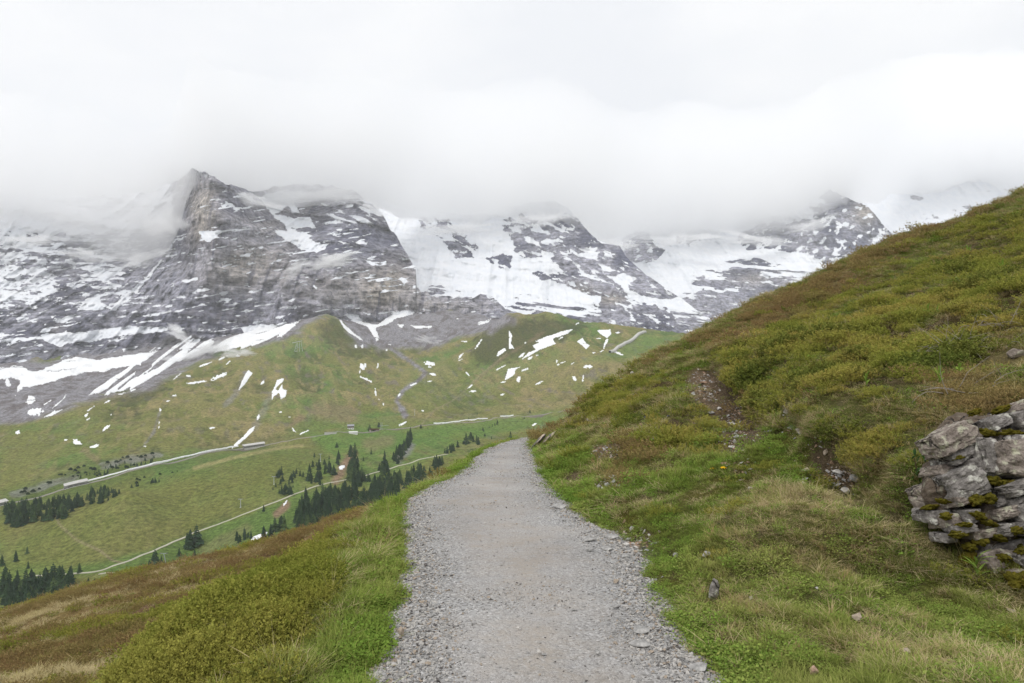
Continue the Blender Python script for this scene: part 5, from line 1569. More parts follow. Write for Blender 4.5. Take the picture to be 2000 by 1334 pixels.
# ---- avalanche snow on the scree under the wall
def cone_mask(U, V):
    st = fbm((U * 0.6 + V * 0.8) / 7.0, (V * 0.6 - U * 0.8) / 90, seed=85, octv=4)
    return 14 * (st + 0.05) + np.minimum(sdf(U, V, CONE), 6) - 4
def shelf_mask(U, V):
    n = fbm(U / 12, V / 6, seed=186, octv=4)
    return sdf(U, V, [(-60, 718), (45, 714), (58, 724), (72, 726), (105, 711), (150, 696), (176, 701), (210, 700), (265, 690), (310, 684), (275, 712), (240, 718), (200, 726), (165, 728), (128, 738), (108, 744), (80, 752), (46, 758), (30, 772), (38, 744), (20, 738), (-60, 746)]) + 3.5 * n
def upper_mask(U, V):
    st = fbm((U * 0.5 + V * 0.85) / 6.0, (V * 0.5 - U * 0.85) / 60, seed=187, octv=4)
    return 9 * st + np.minimum(sdf(U, V, [(636, 602), (612, 616), (580, 636), (552, 662), (500, 676), (440, 688), (395, 702), (440, 660), (490, 636), (545, 634), (590, 615)]), 7) - 1
def bowl_mask(U, V):
    n = fbm(U / 8, V / 6, seed=188, octv=4)
    a = sdf(U, V, [(672, 616), (700, 613), (708, 628), (735, 634), (745, 628), (770, 609), (785, 605), (812, 609), (805, 615), (775, 622), (760, 633), (735, 641), (742, 662), (736, 668), (728, 655), (718, 640), (690, 628)])
    b = sdf(U, V, [(662, 625), (668, 626), (680, 640), (692, 650), (712, 666), (700, 663), (680, 650), (668, 636)])
    e = np.maximum(sdf(U, V, [(774, 633), (792, 633), (784, 644)]), sdf(U, V, [(797, 635), (845, 636), (842, 641), (830, 641), (810, 641)]))
    g_ = np.maximum(sdf(U, V, [(930, 630), (960, 622), (955, 630), (935, 636)]), sdf(U, V, [(886, 621), (902, 620), (894, 625)]))
    return np.maximum.reduce([a, b, e, g_]) + 1.8 * n
for nm, bx, mf_, lab in [('snow_field', (160, 645, 425, 780), cone_mask, 'striped avalanche snow on the scree cone, half veiled by mist'),
                         ('snow_field', (-60, 680, 315, 775), shelf_mask, 'long snow shelf along the foot of the left wall'),
                         ('snow_field', (390, 598, 640, 706), upper_mask, 'streaky snow on the scree left of the green ridge top'),
                         ('snow_field', (655, 600, 965, 672), bowl_mask, 'branching snow at the head of the stony bowl')]:
    o = drape(nm, bx, mf_, M_SNOW, 2.0)
    if o:
        tag(o, lab, 'snow field')

# ---- ribbons: lanes and the railway
def dense(pts, step=6.0):
    pts = np.array(pts, float)
    L_ = np.concatenate([[0], np.cumsum(np.hypot(*np.diff(pts, axis=0).T))])
    s = np.arange(0, L_[-1], step)
    # smooth the corners
    u = np.interp(s, L_, pts[:, 0]); v = np.interp(s, L_, pts[:, 1])
    k = np.array([1, 2, 3, 2, 1.0]); k /= k.sum()
    return np.convolve(np.pad(u, 2, 'edge'), k, 'valid'), np.convolve(np.pad(v, 2, 'edge'), k, 'valid')
def centre3(pts, step=6.0, dsm=9):
    u, v = dense(pts, step)
    d = val_hits(u, v)
    ok = ~np.isnan(d)
    u, v, d = u[ok], v[ok], d[ok]
    # the line runs smoothly; distances hidden behind bumps are evened out
    k = np.ones(dsm) / dsm
    d2 = np.convolve(np.pad(d, dsm // 2, 'edge'), k, 'valid')[:len(d)]
    x = d2 * (u - UC) / F
    z = np.maximum(VAL.z(x, d2), d2 * (VH - v) / F - 2.0)
    return np.stack([x, d2, z], -1)
def sweep(name, C, prof, mat, parent=None, origin=None, closed=True):
    """prof: (offset across towards the camera side, height) loop swept along C"""
    T = np.gradient(C, axis=0); T[:, 2] = 0
    T /= np.linalg.norm(T, axis=1)[:, None] + 1e-9
    Nn = np.stack([T[:, 1], -T[:, 0], T[:, 0] * 0], -1)      # to the right of travel (towards the camera when going right)
    V = np.array([C + Nn * a + np.array([0, 0, b]) for a, b in prof])
    n, m = V.shape[:2]
    f = []
    i = np.arange(m - 1)
    for k in range(n if closed else n - 1):
        k2 = (k + 1) % n
        f.append(np.stack([k * m + i, k * m + i + 1, k2 * m + i + 1, k2 * m + i], -1))
    o0 = np.zeros(3) if origin is None else np.asarray(origin)
    me = mesh_np(name, V.reshape(-1, 3) - o0, np.concatenate(f), mat, False)
    bm = bmesh.new(); bm.from_mesh(me)
    bmesh.ops.holes_fill(bm, edges=[e for e in bm.edges if e.is_boundary], sides=0)
    bmesh.ops.recalc_face_normals(bm, faces=bm.faces)
    bm.to_mesh(me); bm.free()
    return obj(name, me, parent)
M_LANE = simple('lane_gravel', tuple(C3(190, 186, 168) * .85), 0.95, 0.12, 0.4)
M_BALL = simple('track_ballast', tuple(C3(150, 142, 134) * .9), 0.95, 0.15, 0.5)
M_WALL = simple('retaining_wall_stone', tuple(C3(160, 150, 142) * .9), 0.95, 0.2, 0.6)
M_CONC = simple('gallery_concrete', tuple(C3(196, 194, 190) * .9), 0.9, 0.1, 0.3)
M_BLACK = simple('shadowed_interior', (0.03, 0.028, 0.026), 0.95, 0.2, 1.0)  # near-black colour standing in for the shade inside openings
M_WOOD = simple('dark_timber', tuple(C3(92, 62, 50)), 0.9, 0.25, 1.5)
M_WHITE = simple('white_render', (0.78, 0.77, 0.75), 0.9, 0.06, 0.8)
M_ROOF = simple('grey_roofing', tuple(C3(158, 158, 166) * .9), 0.8, 0.1, 0.8)
M_STEEL = simple('galvanised_steel', tuple(C3(176, 182, 186) * .9), 0.6, 0.06, 1.0)
M_GLASSD = simple('dark_window_glass', (0.04, 0.05, 0.06), 0.3, 0.1, 1.0)
lane_prof = [(1.7, -1.5), (1.7, 0.35), (-1.7, 0.55), (-1.7, -1.5)]
lane = sweep('gravel_lane', centre3([(60, 1126), (120, 1121), (170, 1119), (195, 1117), (240, 1100), (300, 1076), (360, 1048), (450, 1015), (520, 988), (575, 966), (620, 948), (660, 940), (720, 928), (780, 910), (840, 893), (880, 885)]), lane_prof, M_LANE)
lane['kind'] = 'structure'
lane2 = sweep('gravel_lane', centre3([(192, 1118), (225, 1122.5), (270, 1119), (312, 1115)]), lane_prof, M_LANE)
lane2['kind'] = 'structure'
RAIL = [(-60, 1006), (0, 988), (60, 974), (125, 957), (200, 937), (300, 911), (380, 892), (450, 878), (520, 868), (560, 862), (620, 851), (690, 846), (760, 838), (830, 831), (900, 826), (1000, 816), (1080, 806), (1130, 800)]
RC = centre3(RAIL, 6.0, 25)
rw = empty('railway_line', RC[0], 'long railway line on a pale embankment crossing the valley slope', 'railway')
for nm, pr, m in (('embankment', [(3.4, -7), (3.2, 0.3), (-3.2, 0.3), (-3.4, -5)], M_WALL), ('ballast', [(2.2, 0.3), (1.7, 0.9), (-1.7, 0.9), (-2.2, 0.3)], M_BALL)):
    sweep(nm, RC, pr, m, rw, RC[0])
for s in (-0.5, 0.5):
    sweep('rail', RC, [(s - .06, 0.9), (s - .06, 1.06), (s + .06, 1.06), (s + .06, 0.9)], M_STEEL, rw, RC[0])
def rail_seg(u0, u1):
    uu = UC + F * RC[:, 0] / RC[:, 1]
    return RC[(uu >= u0) & (uu <= u1)]
def gallery(C, label, snow=False):
    o = empty('avalanche_gallery', C[0], label, 'gallery')
    sweep('back_wall', C, [(-2.6, 0.2), (-2.6, 5.2), (-3.3, 5.2), (-3.3, -1)], M_CONC, o, C[0])
    sweep('floor', C, [(2.0, 0.95), (2.0, 1.1), (-2.0, 1.1), (-2.0, 0.95)], M_BLACK, o, C[0])  # black slab paints the gallery's inner shade
    sweep('parapet', C, [(3.3, -5), (3.3, 1.2), (2.9, 1.2), (2.9, -5)], M_CONC, o, C[0])
    sweep('roof', C, [(3.4, 5.0), (3.2, 5.6), (-6.5, 8.0), (-6.5, 6.5), (-3.0, 5.0)], M_CONC, o, C[0])
    if len(C) > 2:
        for k in range(1, len(C) - 1, 2):
            p = C[k]
            me = boxm('pillar', (0.5, 0.5, 4.2), M_CONC)
            q = obj('pillar', me, o)
            q.location = (p - C[0]) + np.array([1.6, -2.6, 3.0])
    return o
def boxm(name, size, mat, off=(0, 0, 0)):
    x, y, z = size; ox, oy, oz = off
    v = [(ox + sx * x / 2, oy + sy * y / 2, oz + sz * z / 2) for sz in (-1, 1) for sy in (-1, 1) for sx in (-1, 1)]
    f = [(0, 2, 3, 1), (4, 5, 7, 6), (0, 1, 5, 4), (2, 6, 7, 3), (0, 4, 6, 2), (1, 3, 7, 5)]
    return mesh_np(name, v, f, mat, False)
gallery(rail_seg(120, 172), 'avalanche gallery with dark openings at the left of the railway')
gallery(rail_seg(472, 522), 'avalanche gallery with dark openings under the snow tongue')
gallery(rail_seg(-20, 18), 'avalanche gallery at the left picture edge above the wood')
GC = centre3([(1190, 691), (1205, 683), (1230, 668), (1248, 656), (1264, 647)], 4.0, 7)
go_ = empty('avalanche_gallery', GC[0], 'grey gallery tube climbing the green shoulder at the right', 'gallery')
sweep('roof', GC, [(4.5, 0), (4.5, 6), (1.5, 8.5), (-4.5, 9.0), (-4.5, 0)], M_CONC, go_, GC[0])
pm_ = obj('portal_shade', boxm('portal_shade', (7.5, 2.0, 6.5), M_BLACK), go_)  # solid black block in place of the shaded tunnel mouth
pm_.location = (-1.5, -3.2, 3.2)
sweep('side_path', GC + np.array([-10, 6, 1.0]), [(1.5, -2), (1.5, 0.5), (-1.5, 0.5), (-1.5, -2)], M_LANE, go_, GC[0])

# snow banked against the track
for a, lab in (([(845, 829), (900, 824), (957, 817)], 'long snow bank beside the railway above the bright pasture'), ([(975, 816), (1006, 811)], 'short snow bank at the far end of the railway'), ([(130, 952), (220, 928), (320, 902), (440, 876), (470, 870)], 'thin snow line along the upper edge of the railway wall')):
    o = sweep('snow_bank', centre3(a, 5, 9) + np.array([0, 5.0, 1.2]), [(2.4, -3), (1.8, 0.9), (0, 1.5), (-2.2, 0.8), (-3, -3)], M_SNOW)
    tag(o, lab, 'snow bank')

# ---- huts
def house(name, u, v, w, dpt, hh, rz, label, wall, upper=None, roof=M_ROOF, rh=3.0, ov=0.9, windows=()):
    p = VAL.at(u, v)
    o = empty(name, p, label, 'house', None, R(rz))
    lo_h = hh * (0.5 if upper else 1.0)
    obj('wall', boxm('wall', (w, dpt, lo_h + 3), wall, (0, 0, lo_h / 2 - 1.5)), o)
    if upper:
        obj('upper_wall', boxm('upper_wall', (w * 1.01, dpt * 1.01, hh * .5), upper, (0, 0, hh * .75)), o)
    # gable roof along x, real thickness
    W2, D2, t_ = w / 2 + ov, dpt / 2 + ov, 0.4
    v_ = [(-W2, -D2, hh - .3), (W2, -D2, hh - .3), (W2, 0, hh + rh), (-W2, 0, hh + rh), (-W2, D2, hh - .3), (W2, D2, hh - .3)]
    v_ += [(a, b, c_ + t_) for a, b, c_ in v_]
    f_ = [(0, 3, 2, 1), (3, 4, 5, 2), (6, 7, 8, 9), (9, 8, 11, 10), (0, 1, 7, 6), (4, 10, 11, 5), (1, 2, 8, 7), (2, 5, 11, 8), (0, 6, 9, 3), (3, 9, 10, 4)]
    obj('roof', mesh_np('roof', v_, f_, roof, False), o)
    gv = [(s * w / 2 * .99, yy, zz) for s in (-1, 1) for yy, zz in ((-dpt / 2, hh - .4), (dpt / 2, hh - .4), (0, hh + rh - .1))]
    obj('gable', mesh_np('gable', gv, [(0, 1, 2), (3, 5, 4)], upper or wall, False), o)
    for wx, wz in windows:
        wo = obj('window', boxm('window', (1.5, 0.12, 1.4), M_GLASSD, (wx, -dpt / 2 - .1, wz)), o)
        obj('frame', boxm('frame', (1.9, 0.1, 1.8), M_WHITE, (wx, -dpt / 2 - .04, wz)), wo)
    return o
house('chalet', 685, 838, 15, 11, 8, 14, 'dark timber chalet with white ground floor and grey roof above the railway', M_WHITE, M_WOOD, windows=[(-5, 1.8), (-1, 1.8), (4.5, 1.8), (-4, 5.8), (0, 5.8), (4, 5.8)])
house('station_hut', 690, 847.5, 19, 6, 4.5, 8, 'low white station hut beside the railway below the chalet', M_WHITE, None, M_WHITE, 1.2, 0.6, windows=[(2, 2.2), (5, 2.2), (8, 2.2)])
house('barn', 246, 1138, 15, 11, 5, 22, 'grey roofed barn half hidden behind the moor edge', M_WOOD, None, M_ROOF, 3.0)
p = VAL.at(731, 842)
br = empty('rail_bridge', p, 'short dark brown railway bridge over the stream', 'bridge', None, R(6))
obj('deck', boxm('deck', (22, 4, 1.6), M_WOOD, (0, 0, 4.0)), br)
for s in (-1, 1):
    obj('abutment', boxm('abutment', (4, 5, 7), M_WALL, (s * 9.5, 0.6, 0)), br)
    obj('girder', boxm('girder', (22, 0.4, 1.2), M_WOOD, (0, s * 2.2, 5.2)), br)
obj('opening_shade', boxm('opening_shade', (7, 1.0, 3.0), M_BLACK, (0, 1.2, 1.6)), br)  # black block painted as the shade under the deck
p = VAL.at(645, 849)
rwall = empty('retaining_wall', p, 'pale slanted retaining wall beside the railway under a brown bank', 'wall', None, R(8))
obj('face', boxm('face', (26, 1.2, 6), M_CONC, (0, 4, 2.0)), rwall)
obj('coping', boxm('coping', (26.6, 1.8, 0.5), M_WALL, (0, 4, 5.3)), rwall)

# ---- lift masts
def rod(a, b, r, n=6):
    a, b = np.asarray(a, float), np.asarray(b, float)
    d = unit(b - a); s = unit(np.cross(d, (0.3, 0.9, 0.2))); q = np.cross(d, s)
    V = [p_ + r * k * (math.cos(2 * math.pi * i / n) * s + math.sin(2 * math.pi * i / n) * q) for p_, k in ((a, 1.0), (b, 0.8)) for i in range(n)]
    Fq = [(i, (i + 1) % n, n + (i + 1) % n, n + i) for i in range(n)]
    return V, Fq
def rods(name, L_, mat, parent):
    V, Fq = [], []
    for a in L_:
        v_, f_ = rod(*a)
        Fq += [tuple(i + len(V) for i in q) for q in f_]
        V += v_
    return obj(name, mesh_np(name, np.array(V), np.array(Fq), mat, True), parent)
def mast(u, vb, vt, label, arm=7.0, lean=0.0):
    p = VAL.at(u, vb)
    h = (vb - vt) / F * p[1]
    o = empty('lift_mast', p, label, 'lift mast', 'lift masts in the valley')
    rods('pole', [((0, 0, -1), (lean * h, 0, h), 0.55)], M_STEEL, o)
    rods('crossarm', [((lean * h - arm / 2, 0, h), (lean * h + arm / 2, 0, h + .2), 0.4)], M_STEEL, o)
    for s in (-1, 1):
        obj('pulley_row', boxm('pulley_row', (0.7, 3.0, 0.9), M_DKST, (lean * h + s * arm / 2, 0, h + .2)), o)
    obj('footing', boxm('footing', (2, 2, 1.2), M_CONC), o)
for a in [(470, 991, 975, 'lift mast alone on the smooth green mound'), (535, 946, 931, 'lift mast at the left end of the small groves'), (626, 902, 887, 'lift mast on the slope above the bare ski run'), (325, 1103, 1081, 'leaning lift mast below the gravel lane by a spruce', 8, -0.24), (810, 811, 800, 'small lift mast near the stony stream bed', 4)]:
    mast(*a)
p = VAL.at(745, 839)
o = empty('lift_gantry', p, 'double steel lift gantry with long crossbar beside the railway', 'lift mast')
h = 14 / F * p[1]
for s in (-1.5, 1.5):
    rods('pole', [((s, 0, -1), (s, 0, h), 0.45)], M_STEEL, o)
rods('crossbar', [((-5, 0, h * .5), (18, 0, h * .6), 0.4)], M_STEEL, o)
p = VAL.at(583, 686)
o = empty('cableway_tower', p, 'pale four legged lattice tower on the misty upper slope', 'tower')
k = p[1] / F
for a, b in (((-7, -6), (-4, 14)), ((-3, 0), (-2, 15)), ((2, -3), (2, 16)), ((8, 0), (5, 17))):
    rods('leg', [((a[0] * k, a[1] * k * .3, 0), (b[0] * k, 0, b[1] * k * 1.1), 0.9)], M_STEEL, o)
rods('bracing', [((-6 * k, 0, 5 * k), (4 * k, 0, 10 * k), .4), ((6 * k, 0, 5 * k), (-4 * k, 0, 10 * k), .4), ((-5 * k, 0, 10 * k), (4 * k, 0, 14 * k), .4)], M_STEEL, o)
rods('head_beam', [((-12 * k, 0, 16 * k), (7 * k, 0, 20.5 * k), 1.3)], M_STEEL, o)
for x_ in (-6, -3, 2, 8):
    obj('footing', boxm('footing', (3.5, 3.5, 3), M_CONC, (x_ * k, -.5, 0)), o)

# ---- conifers
t = NT('spruce_needles')
v = t.coord()
nf = t.noise(v, 1.4, 4, 0.6)
oi = t.n('ShaderNodeObjectInfo')
c_ = t.ramp(oi.outputs['Random'], [(0.0, C3(38, 56, 44)), (0.5, C3(54, 74, 50)), (1.0, C3(78, 96, 58))])
c_ = t.mix(c_, t.ramp(nf, [(0.3, 0.6), (0.7, 1.4)]), 0.8, 'MULTIPLY')
M_NEEDLE = t.finish(c_, 0.95, None, 0.05)
M_BARK = simple('bark', tuple(C3(86, 72, 60)), 0.95, 0.3, 2.0)
def crown_mesh(seed, slim=0.2, whorls=15):
    rg = random.Random(seed)
    V, T = [], []
    for k in range(whorls):
        t_ = k / (whorls - 1)
        z = 0.10 + 0.88 * t_
        rad = slim * (1 - t_) ** rg.uniform(0.55, 0.9) * rg.uniform(0.6, 1.2) + 0.012
        nb = int(9 - 4 * t_)
        a0 = rg.uniform(0, 6.28)
        for b in range(nb):
            a = a0 + 6.283 * b / nb + rg.gauss(0, 0.2)
            r = rad * rg.uniform(0.65, 1.2)
            dz = -0.25 * r - rg.uniform(0, 0.025)
            w = 0.5 * r + 0.012
            ca, sa = math.cos(a), math.sin(a)
            i = len(V)
            V += [(0, 0, z + 0.03), (r * .6 * ca - w * sa * .6, r * .6 * sa + w * ca * .6, z + dz * .4), (r * ca, r * sa, z + dz), (r * .6 * ca + w * sa * .6, r * .6 * sa - w * ca * .6, z + dz * .4), (r * .55 * ca, r * .55 * sa, z + dz * .4 + .035), (r * .5 * ca, r * .5 * sa, z + dz * .4 - .05)]
            T += [(i, i + 1, i + 4), (i + 1, i + 2, i + 4), (i + 2, i + 3, i + 4), (i + 3, i, i + 4), (i, i + 5, i + 1), (i + 1, i + 5, i + 2), (i + 2, i + 5, i + 3), (i + 3, i + 5, i)]
    V.append((0, 0, 1.03)); V += [(0.015, 0, .93), (-0.01, 0.012, .93), (-0.01, -0.012, .93)]
    i = len(V) - 4
    T += [(i, i + 1, i + 2), (i, i + 2, i + 3), (i, i + 3, i + 1)]
    return mesh_np('crown', V, T, M_NEEDLE, False)
CROWNS = [crown_mesh(700 + k, rr.uniform(0.20, 0.42), rr.choice([10, 12, 14, 16])) for k in range(12)]
tv_, tf_ = rod((0, 0, -0.06), (0, 0, 0.7), 0.022, 7)
TRUNK = mesh_np('trunk', np.array(tv_), np.array(tf_), M_BARK, True)
# broad, bushy mountain pine
def bush_mesh(seed):
    rg = random.Random(seed)
    sp = []
    for _ in range(150):
        a = rg.uniform(0, 6.28); e = rg.uniform(-0.2, 1.4); r = rg.uniform(0.55, 1.0)
        p_ = np.array([math.cos(a) * math.cos(e) * 0.42 * r, math.sin(a) * math.cos(e) * 0.42 * r, 0.5 + 0.42 * math.sin(e) * r])
        d = unit(p_ - np.array([0, 0, 0.4]) + np.array([rg.gauss(0, .2), rg.gauss(0, .2), rg.gauss(0, .2)]))
        s = unit(np.cross(d, [rg.gauss(0, 1), rg.gauss(0, 1), rg.gauss(0, 1)]))
        sp.append((p_ - d * .1, d, s, 0.24, 0.20, 1))
    V, Fq, H = leaf_quads(sp)
    return mesh_np('crown', np.array(V), np.array(Fq), M_NEEDLE, False)
BUSHES = [bush_mesh(760 + k) for k in range(4)]
ntree = 0
MASS = []
def tree(u, v, h, label, group, bush=False):
    global ntree
    d = VAL.hit(u, v)
    if d != d or d > 2600:
        return
    x = d * (u - UC) / F
    if ntree >= 330 and group:
        # the smallest ones beyond three hundred: joined into one far mass
        me = rr.choice(BUSHES if bush else CROWNS)
        co = np.empty(len(me.vertices) * 3, np.float32); me.vertices.foreach_get('co', co)
        s = h * rr.uniform(0.85, 1.15) * (1.3 if bush else 1.32)
        MASS.append((co.reshape(-1, 3) * s + np.array([x, d, float(VAL.z(x, d)) - 0.2]), me))
        return
    o = empty('mountain_pine' if bush else 'spruce_tree', (x, d, float(VAL.z(x, d)) - 0.2), label, 'bush' if bush else 'tree', group, rr.uniform(0, 6.28))
    s = h * rr.uniform(0.85, 1.15) * (1.3 if bush else 1.32)
    for nm, me in (('trunk', TRUNK), ('crown', rr.choice(BUSHES if bush else CROWNS))):
        c_ = obj(nm, me, o)
        w_ = rr.uniform(0.85, 1.2)
        c_.scale = (s * w_, s * w_, s)
    ntree += 1
def grove(poly, n, h, label, group, bush=False, mind=3.2):
    pts = []
    poly = np.array(poly, float)
    tries = 0
    while len(pts) < n and tries < n * 60:
        tries += 1
        u = rr.uniform(poly[:, 0].min(), poly[:, 0].max()); v = rr.uniform(poly[:, 1].min(), poly[:, 1].max())
        if not inpoly(np.array([u]), np.array([v]), poly)[0]:
            continue
        if any((u - a) ** 2 + (3 * (v - b)) ** 2 < mind ** 2 for a, b in pts):
            continue
        pts.append((u, v))
    pts.sort()
    for k, (u, v) in enumerate(pts):
        tree(u, v, h * rr.uniform(0.45, 1.2), nth(label, k, len(pts)) if len(pts) <= 14 else label, group, bush)
S = 'dark spruce in '
for a in [
    ([(0, 1150), (70, 1138), (135, 1132), (145, 1165), (215, 1148), (238, 1142), (190, 1178), (100, 1205), (0, 1228)], 78, 16, S + 'the dense wood at the lower left corner', 'trees of the lower left wood'),
    ([(8, 998), (60, 988), (150, 982), (162, 988), (130, 1012), (60, 1022), (20, 1034)], 60, 13, S + 'the dark wood below the left end of the railway', 'trees of the wood below the railway'),
    ([(165, 985), (175, 962), (210, 955), (238, 966), (200, 984)], 12, 9, 'small dark spruce right of the wood below the railway', 'trees right of the wood below the railway'),
    ([(575, 1032), (590, 985), (640, 962), (700, 965), (745, 990), (720, 1012), (690, 1015), (640, 1034), (600, 1044)], 74, 16, S + 'the largest grove behind the grassy path edge', 'trees of the largest grove'),
    ([(520, 1048), (545, 1025), (562, 1034), (542, 1052)], 6, 14, 'dark spruce at the moor edge left of the largest grove', 'trees at the moor edge'),
    ([(678, 905), (688, 875), (700, 890), (702, 928), (722, 940), (700, 955), (680, 935)], 30, 15, S + 'the tall narrow grove right of the bare ski run', 'trees of the narrow grove'),
    ([(765, 895), (788, 878), (800, 848), (806, 858), (792, 885), (776, 908)], 18, 14, S + 'the slanting row that climbs to the railway', 'trees of the slanting row'),
    ([(738, 922), (752, 905), (763, 916), (750, 930)], 8, 15, S + 'the clump between ski run and slanting row', 'trees of the middle clump'),
    ([(720, 940), (760, 932), (800, 940), (770, 955), (730, 960)], 20, 14, 'dark spruce beside the lane below the middle clump', 'trees beside the lane'),
    ([(800, 930), (830, 915), (845, 925), (820, 940)], 10, 13, 'dark spruce beside the lane near the grassy path edge', 'trees by the lane end'),
    ([(845, 910), (868, 898), (872, 906), (852, 918)], 6, 13, 'dark spruce at the right end of the lane', 'trees at the right lane end'),
    ([(903, 868), (912, 855), (930, 858), (936, 870)], 9, 14, S + 'the small round grove above the path bend', 'trees of the small round grove'),
    ([(868, 885), (893, 870), (896, 878), (874, 890)], 7, 12, 'dark spruce in the short row left of the round grove', 'trees of the short row'),
    ([(938, 842), (974, 824), (976, 827), (940, 846)], 8, 7, 'tiny dark spruce in the line below the snow bank', 'trees below the snow bank'),
    ([(622, 918), (650, 912), (656, 928), (638, 932)], 10, 13, S + 'the clump left of the bare ski run', 'trees left of the ski run'),
    ([(594, 938), (622, 935), (626, 948), (606, 946)], 10, 12, S + 'the middle one of the small groves on the mound', 'trees of the middle small grove'),
    ([(565, 938), (576, 932), (577, 942)], 3, 11, 'dark spruce in the trio on the mound', 'tree trio on the mound'),
    ([(530, 932), (550, 926), (552, 936)], 5, 11, 'dark spruce beside the lift mast on the mound', 'trees beside the lift mast'),
    ([(530, 962), (566, 955), (570, 966), (545, 968)], 10, 12, S + 'the lowest of the small groves on the mound', 'trees of the lowest small grove'),
    ([(655, 905), (662, 890), (663, 912)], 5, 13, 'dark spruce in the upright row left of the ski run', 'trees of the upright row'),
    ([(456, 1052), (490, 1040), (494, 1056), (462, 1062)], 8, 13, 'dark spruce in the clump below the lane, left of the grove', 'clump below the lane'),
    ([(285, 1106), (298, 1098), (318, 1092), (316, 1102)], 4, 12, 'dark spruce left of the leaning lift mast', 'trees by the leaning mast'),
    ([(362, 1066), (376, 1060), (388, 1062), (372, 1074)], 4, 17, 'tall dark spruce in the tight clump on the lane', 'clump on the lane')]:
    grove(a[0], a[1], a[2], a[3], a[4])
for a in [([(195, 906), (250, 893), (312, 888), (312, 894), (255, 902), (205, 912)], 12, 6, 'round dark bush along the broken rock band above the railway', 'bushes along the rock band'),
          ([(110, 930), (150, 912), (185, 905), (190, 920), (140, 938)], 14, 6, 'round dark bush on the slope left of the rock band', 'bushes left of the rock band'),
          ([(160, 930), (230, 912), (270, 905), (262, 916), (190, 934)], 10, 5, 'round dark bush just above the railway wall', 'bushes above the railway wall'),
          ([(30, 965), (80, 950), (120, 938), (118, 948), (50, 972)], 8, 5, 'round dark bush near the left edge above the railway', 'bushes near the left edge'),
          ([(230, 950), (290, 932), (360, 918), (370, 925), (300, 945), (240, 962)], 9, 4, 'low dark bush on the slope under the railway wall', 'bushes under the railway wall')]:
    grove(*a, bush=True)
for u, v, h, lab in [(350, 1086, 9, 'single spruce right of the leaning lift mast'), (380, 1086, 7, 'small spruce farthest right below the lane'), (515, 999, 9, 'single small spruce touching the lane on the mound'), (155, 1119, 10, 'single spruce at the lane junction'), (139, 1128, 12, 'spruce just below the lane junction'),
                     (55, 1110, 9, 'round spruce above the lane near the left edge, right one'), (31, 1096, 12, 'spruce above the lane near the left edge, tallest'), (4, 1104, 9, 'spruce at the left picture edge above the lane'), (53, 1081, 7, 'spruce highest on the mound at the left'),
                     (658, 874, 9, 'single spruce below the chalet'), (725, 887, 8, 'single spruce right of the narrow grove'), (710, 900, 6, 'small spruce beside the narrow grove'), (722, 840, 12, 'slim spruce beside the railway bridge'), (740, 834, 11, 'spruce behind the lift gantry'), (822, 836, 7, 'single spruce on the railway right of the bridge'),
                     (1035, 806, 8, 'lone spruce on the far pasture at the right'), (1024, 818, 5, 'tiny spruce left below the lone one'), (997, 856, 11, 'spruce just above the path bend'), (947, 852, 5, 'tiny spruce above the path bend'), (960, 858, 5, 'tiny spruce close above the path'), (515, 1052, 12, 'small spruce in front of the snow at the moor edge'), (643, 897, 7, 'round dark spruce on the slope by the lift mast'), (614, 893, 7, 'spruce left of the lift mast above the ski run')]:
    tree(u, v, h, lab, None)

for a in [([(0, 1150), (70, 1138), (135, 1132), (145, 1165), (215, 1148), (238, 1142), (190, 1178), (100, 1205), (0, 1228)], 120, 15), ([(8, 998), (60, 988), (150, 982), (162, 988), (130, 1012), (60, 1022), (20, 1034)], 90, 12), ([(165, 985), (175, 962), (210, 955), (238, 966), (200, 984)], 30, 9), ([(230, 965), (260, 950), (300, 945), (330, 935), (250, 955)], 8, 6), ([(150, 935), (230, 905), (300, 893), (300, 905), (200, 930)], 26, 6), ([(800, 838), (880, 815), (1000, 800), (1040, 805), (950, 820), (850, 840)], 10, 4), ([(520, 940), (570, 925), (640, 900), (650, 930), (600, 950), (540, 970)], 26, 8),
          ([(575, 1032), (590, 985), (640, 962), (700, 965), (745, 990), (720, 1012), (690, 1015), (640, 1034), (600, 1044)], 130, 15), ([(700, 965), (760, 940), (830, 930), (868, 905), (850, 930), (780, 965), (740, 985)], 80, 13), ([(678, 905), (688, 875), (700, 890), (702, 928), (722, 940), (700, 955), (680, 935)], 30, 14), ([(765, 895), (788, 878), (800, 848), (806, 858), (792, 885), (776, 908)], 22, 13)]:
    grove(*a, 'x', 'far trees', mind=2.0)
VM, FM = [], []
off_ = 0
for co, me in MASS:
    f_ = np.empty(len(me.loops), np.int32); me.loops.foreach_get('vertex_index', f_)
    f_ = f_.reshape(len(me.polygons), -1)
    if f_.shape[1] == 4:
        f_ = np.concatenate([f_[:, [0, 1, 2]], f_[:, [0, 2, 3]]])
    VM.append(co); FM.append(f_ + off_); off_ += len(co)
if VM:
    o = obj('distant_spruces', mesh_np('distant_spruces', np.concatenate(VM), np.concatenate(FM), M_NEEDLE, False), kind='stuff')
    tag(o, 'remaining small spruces thickening the woods in the valley', 'trees')
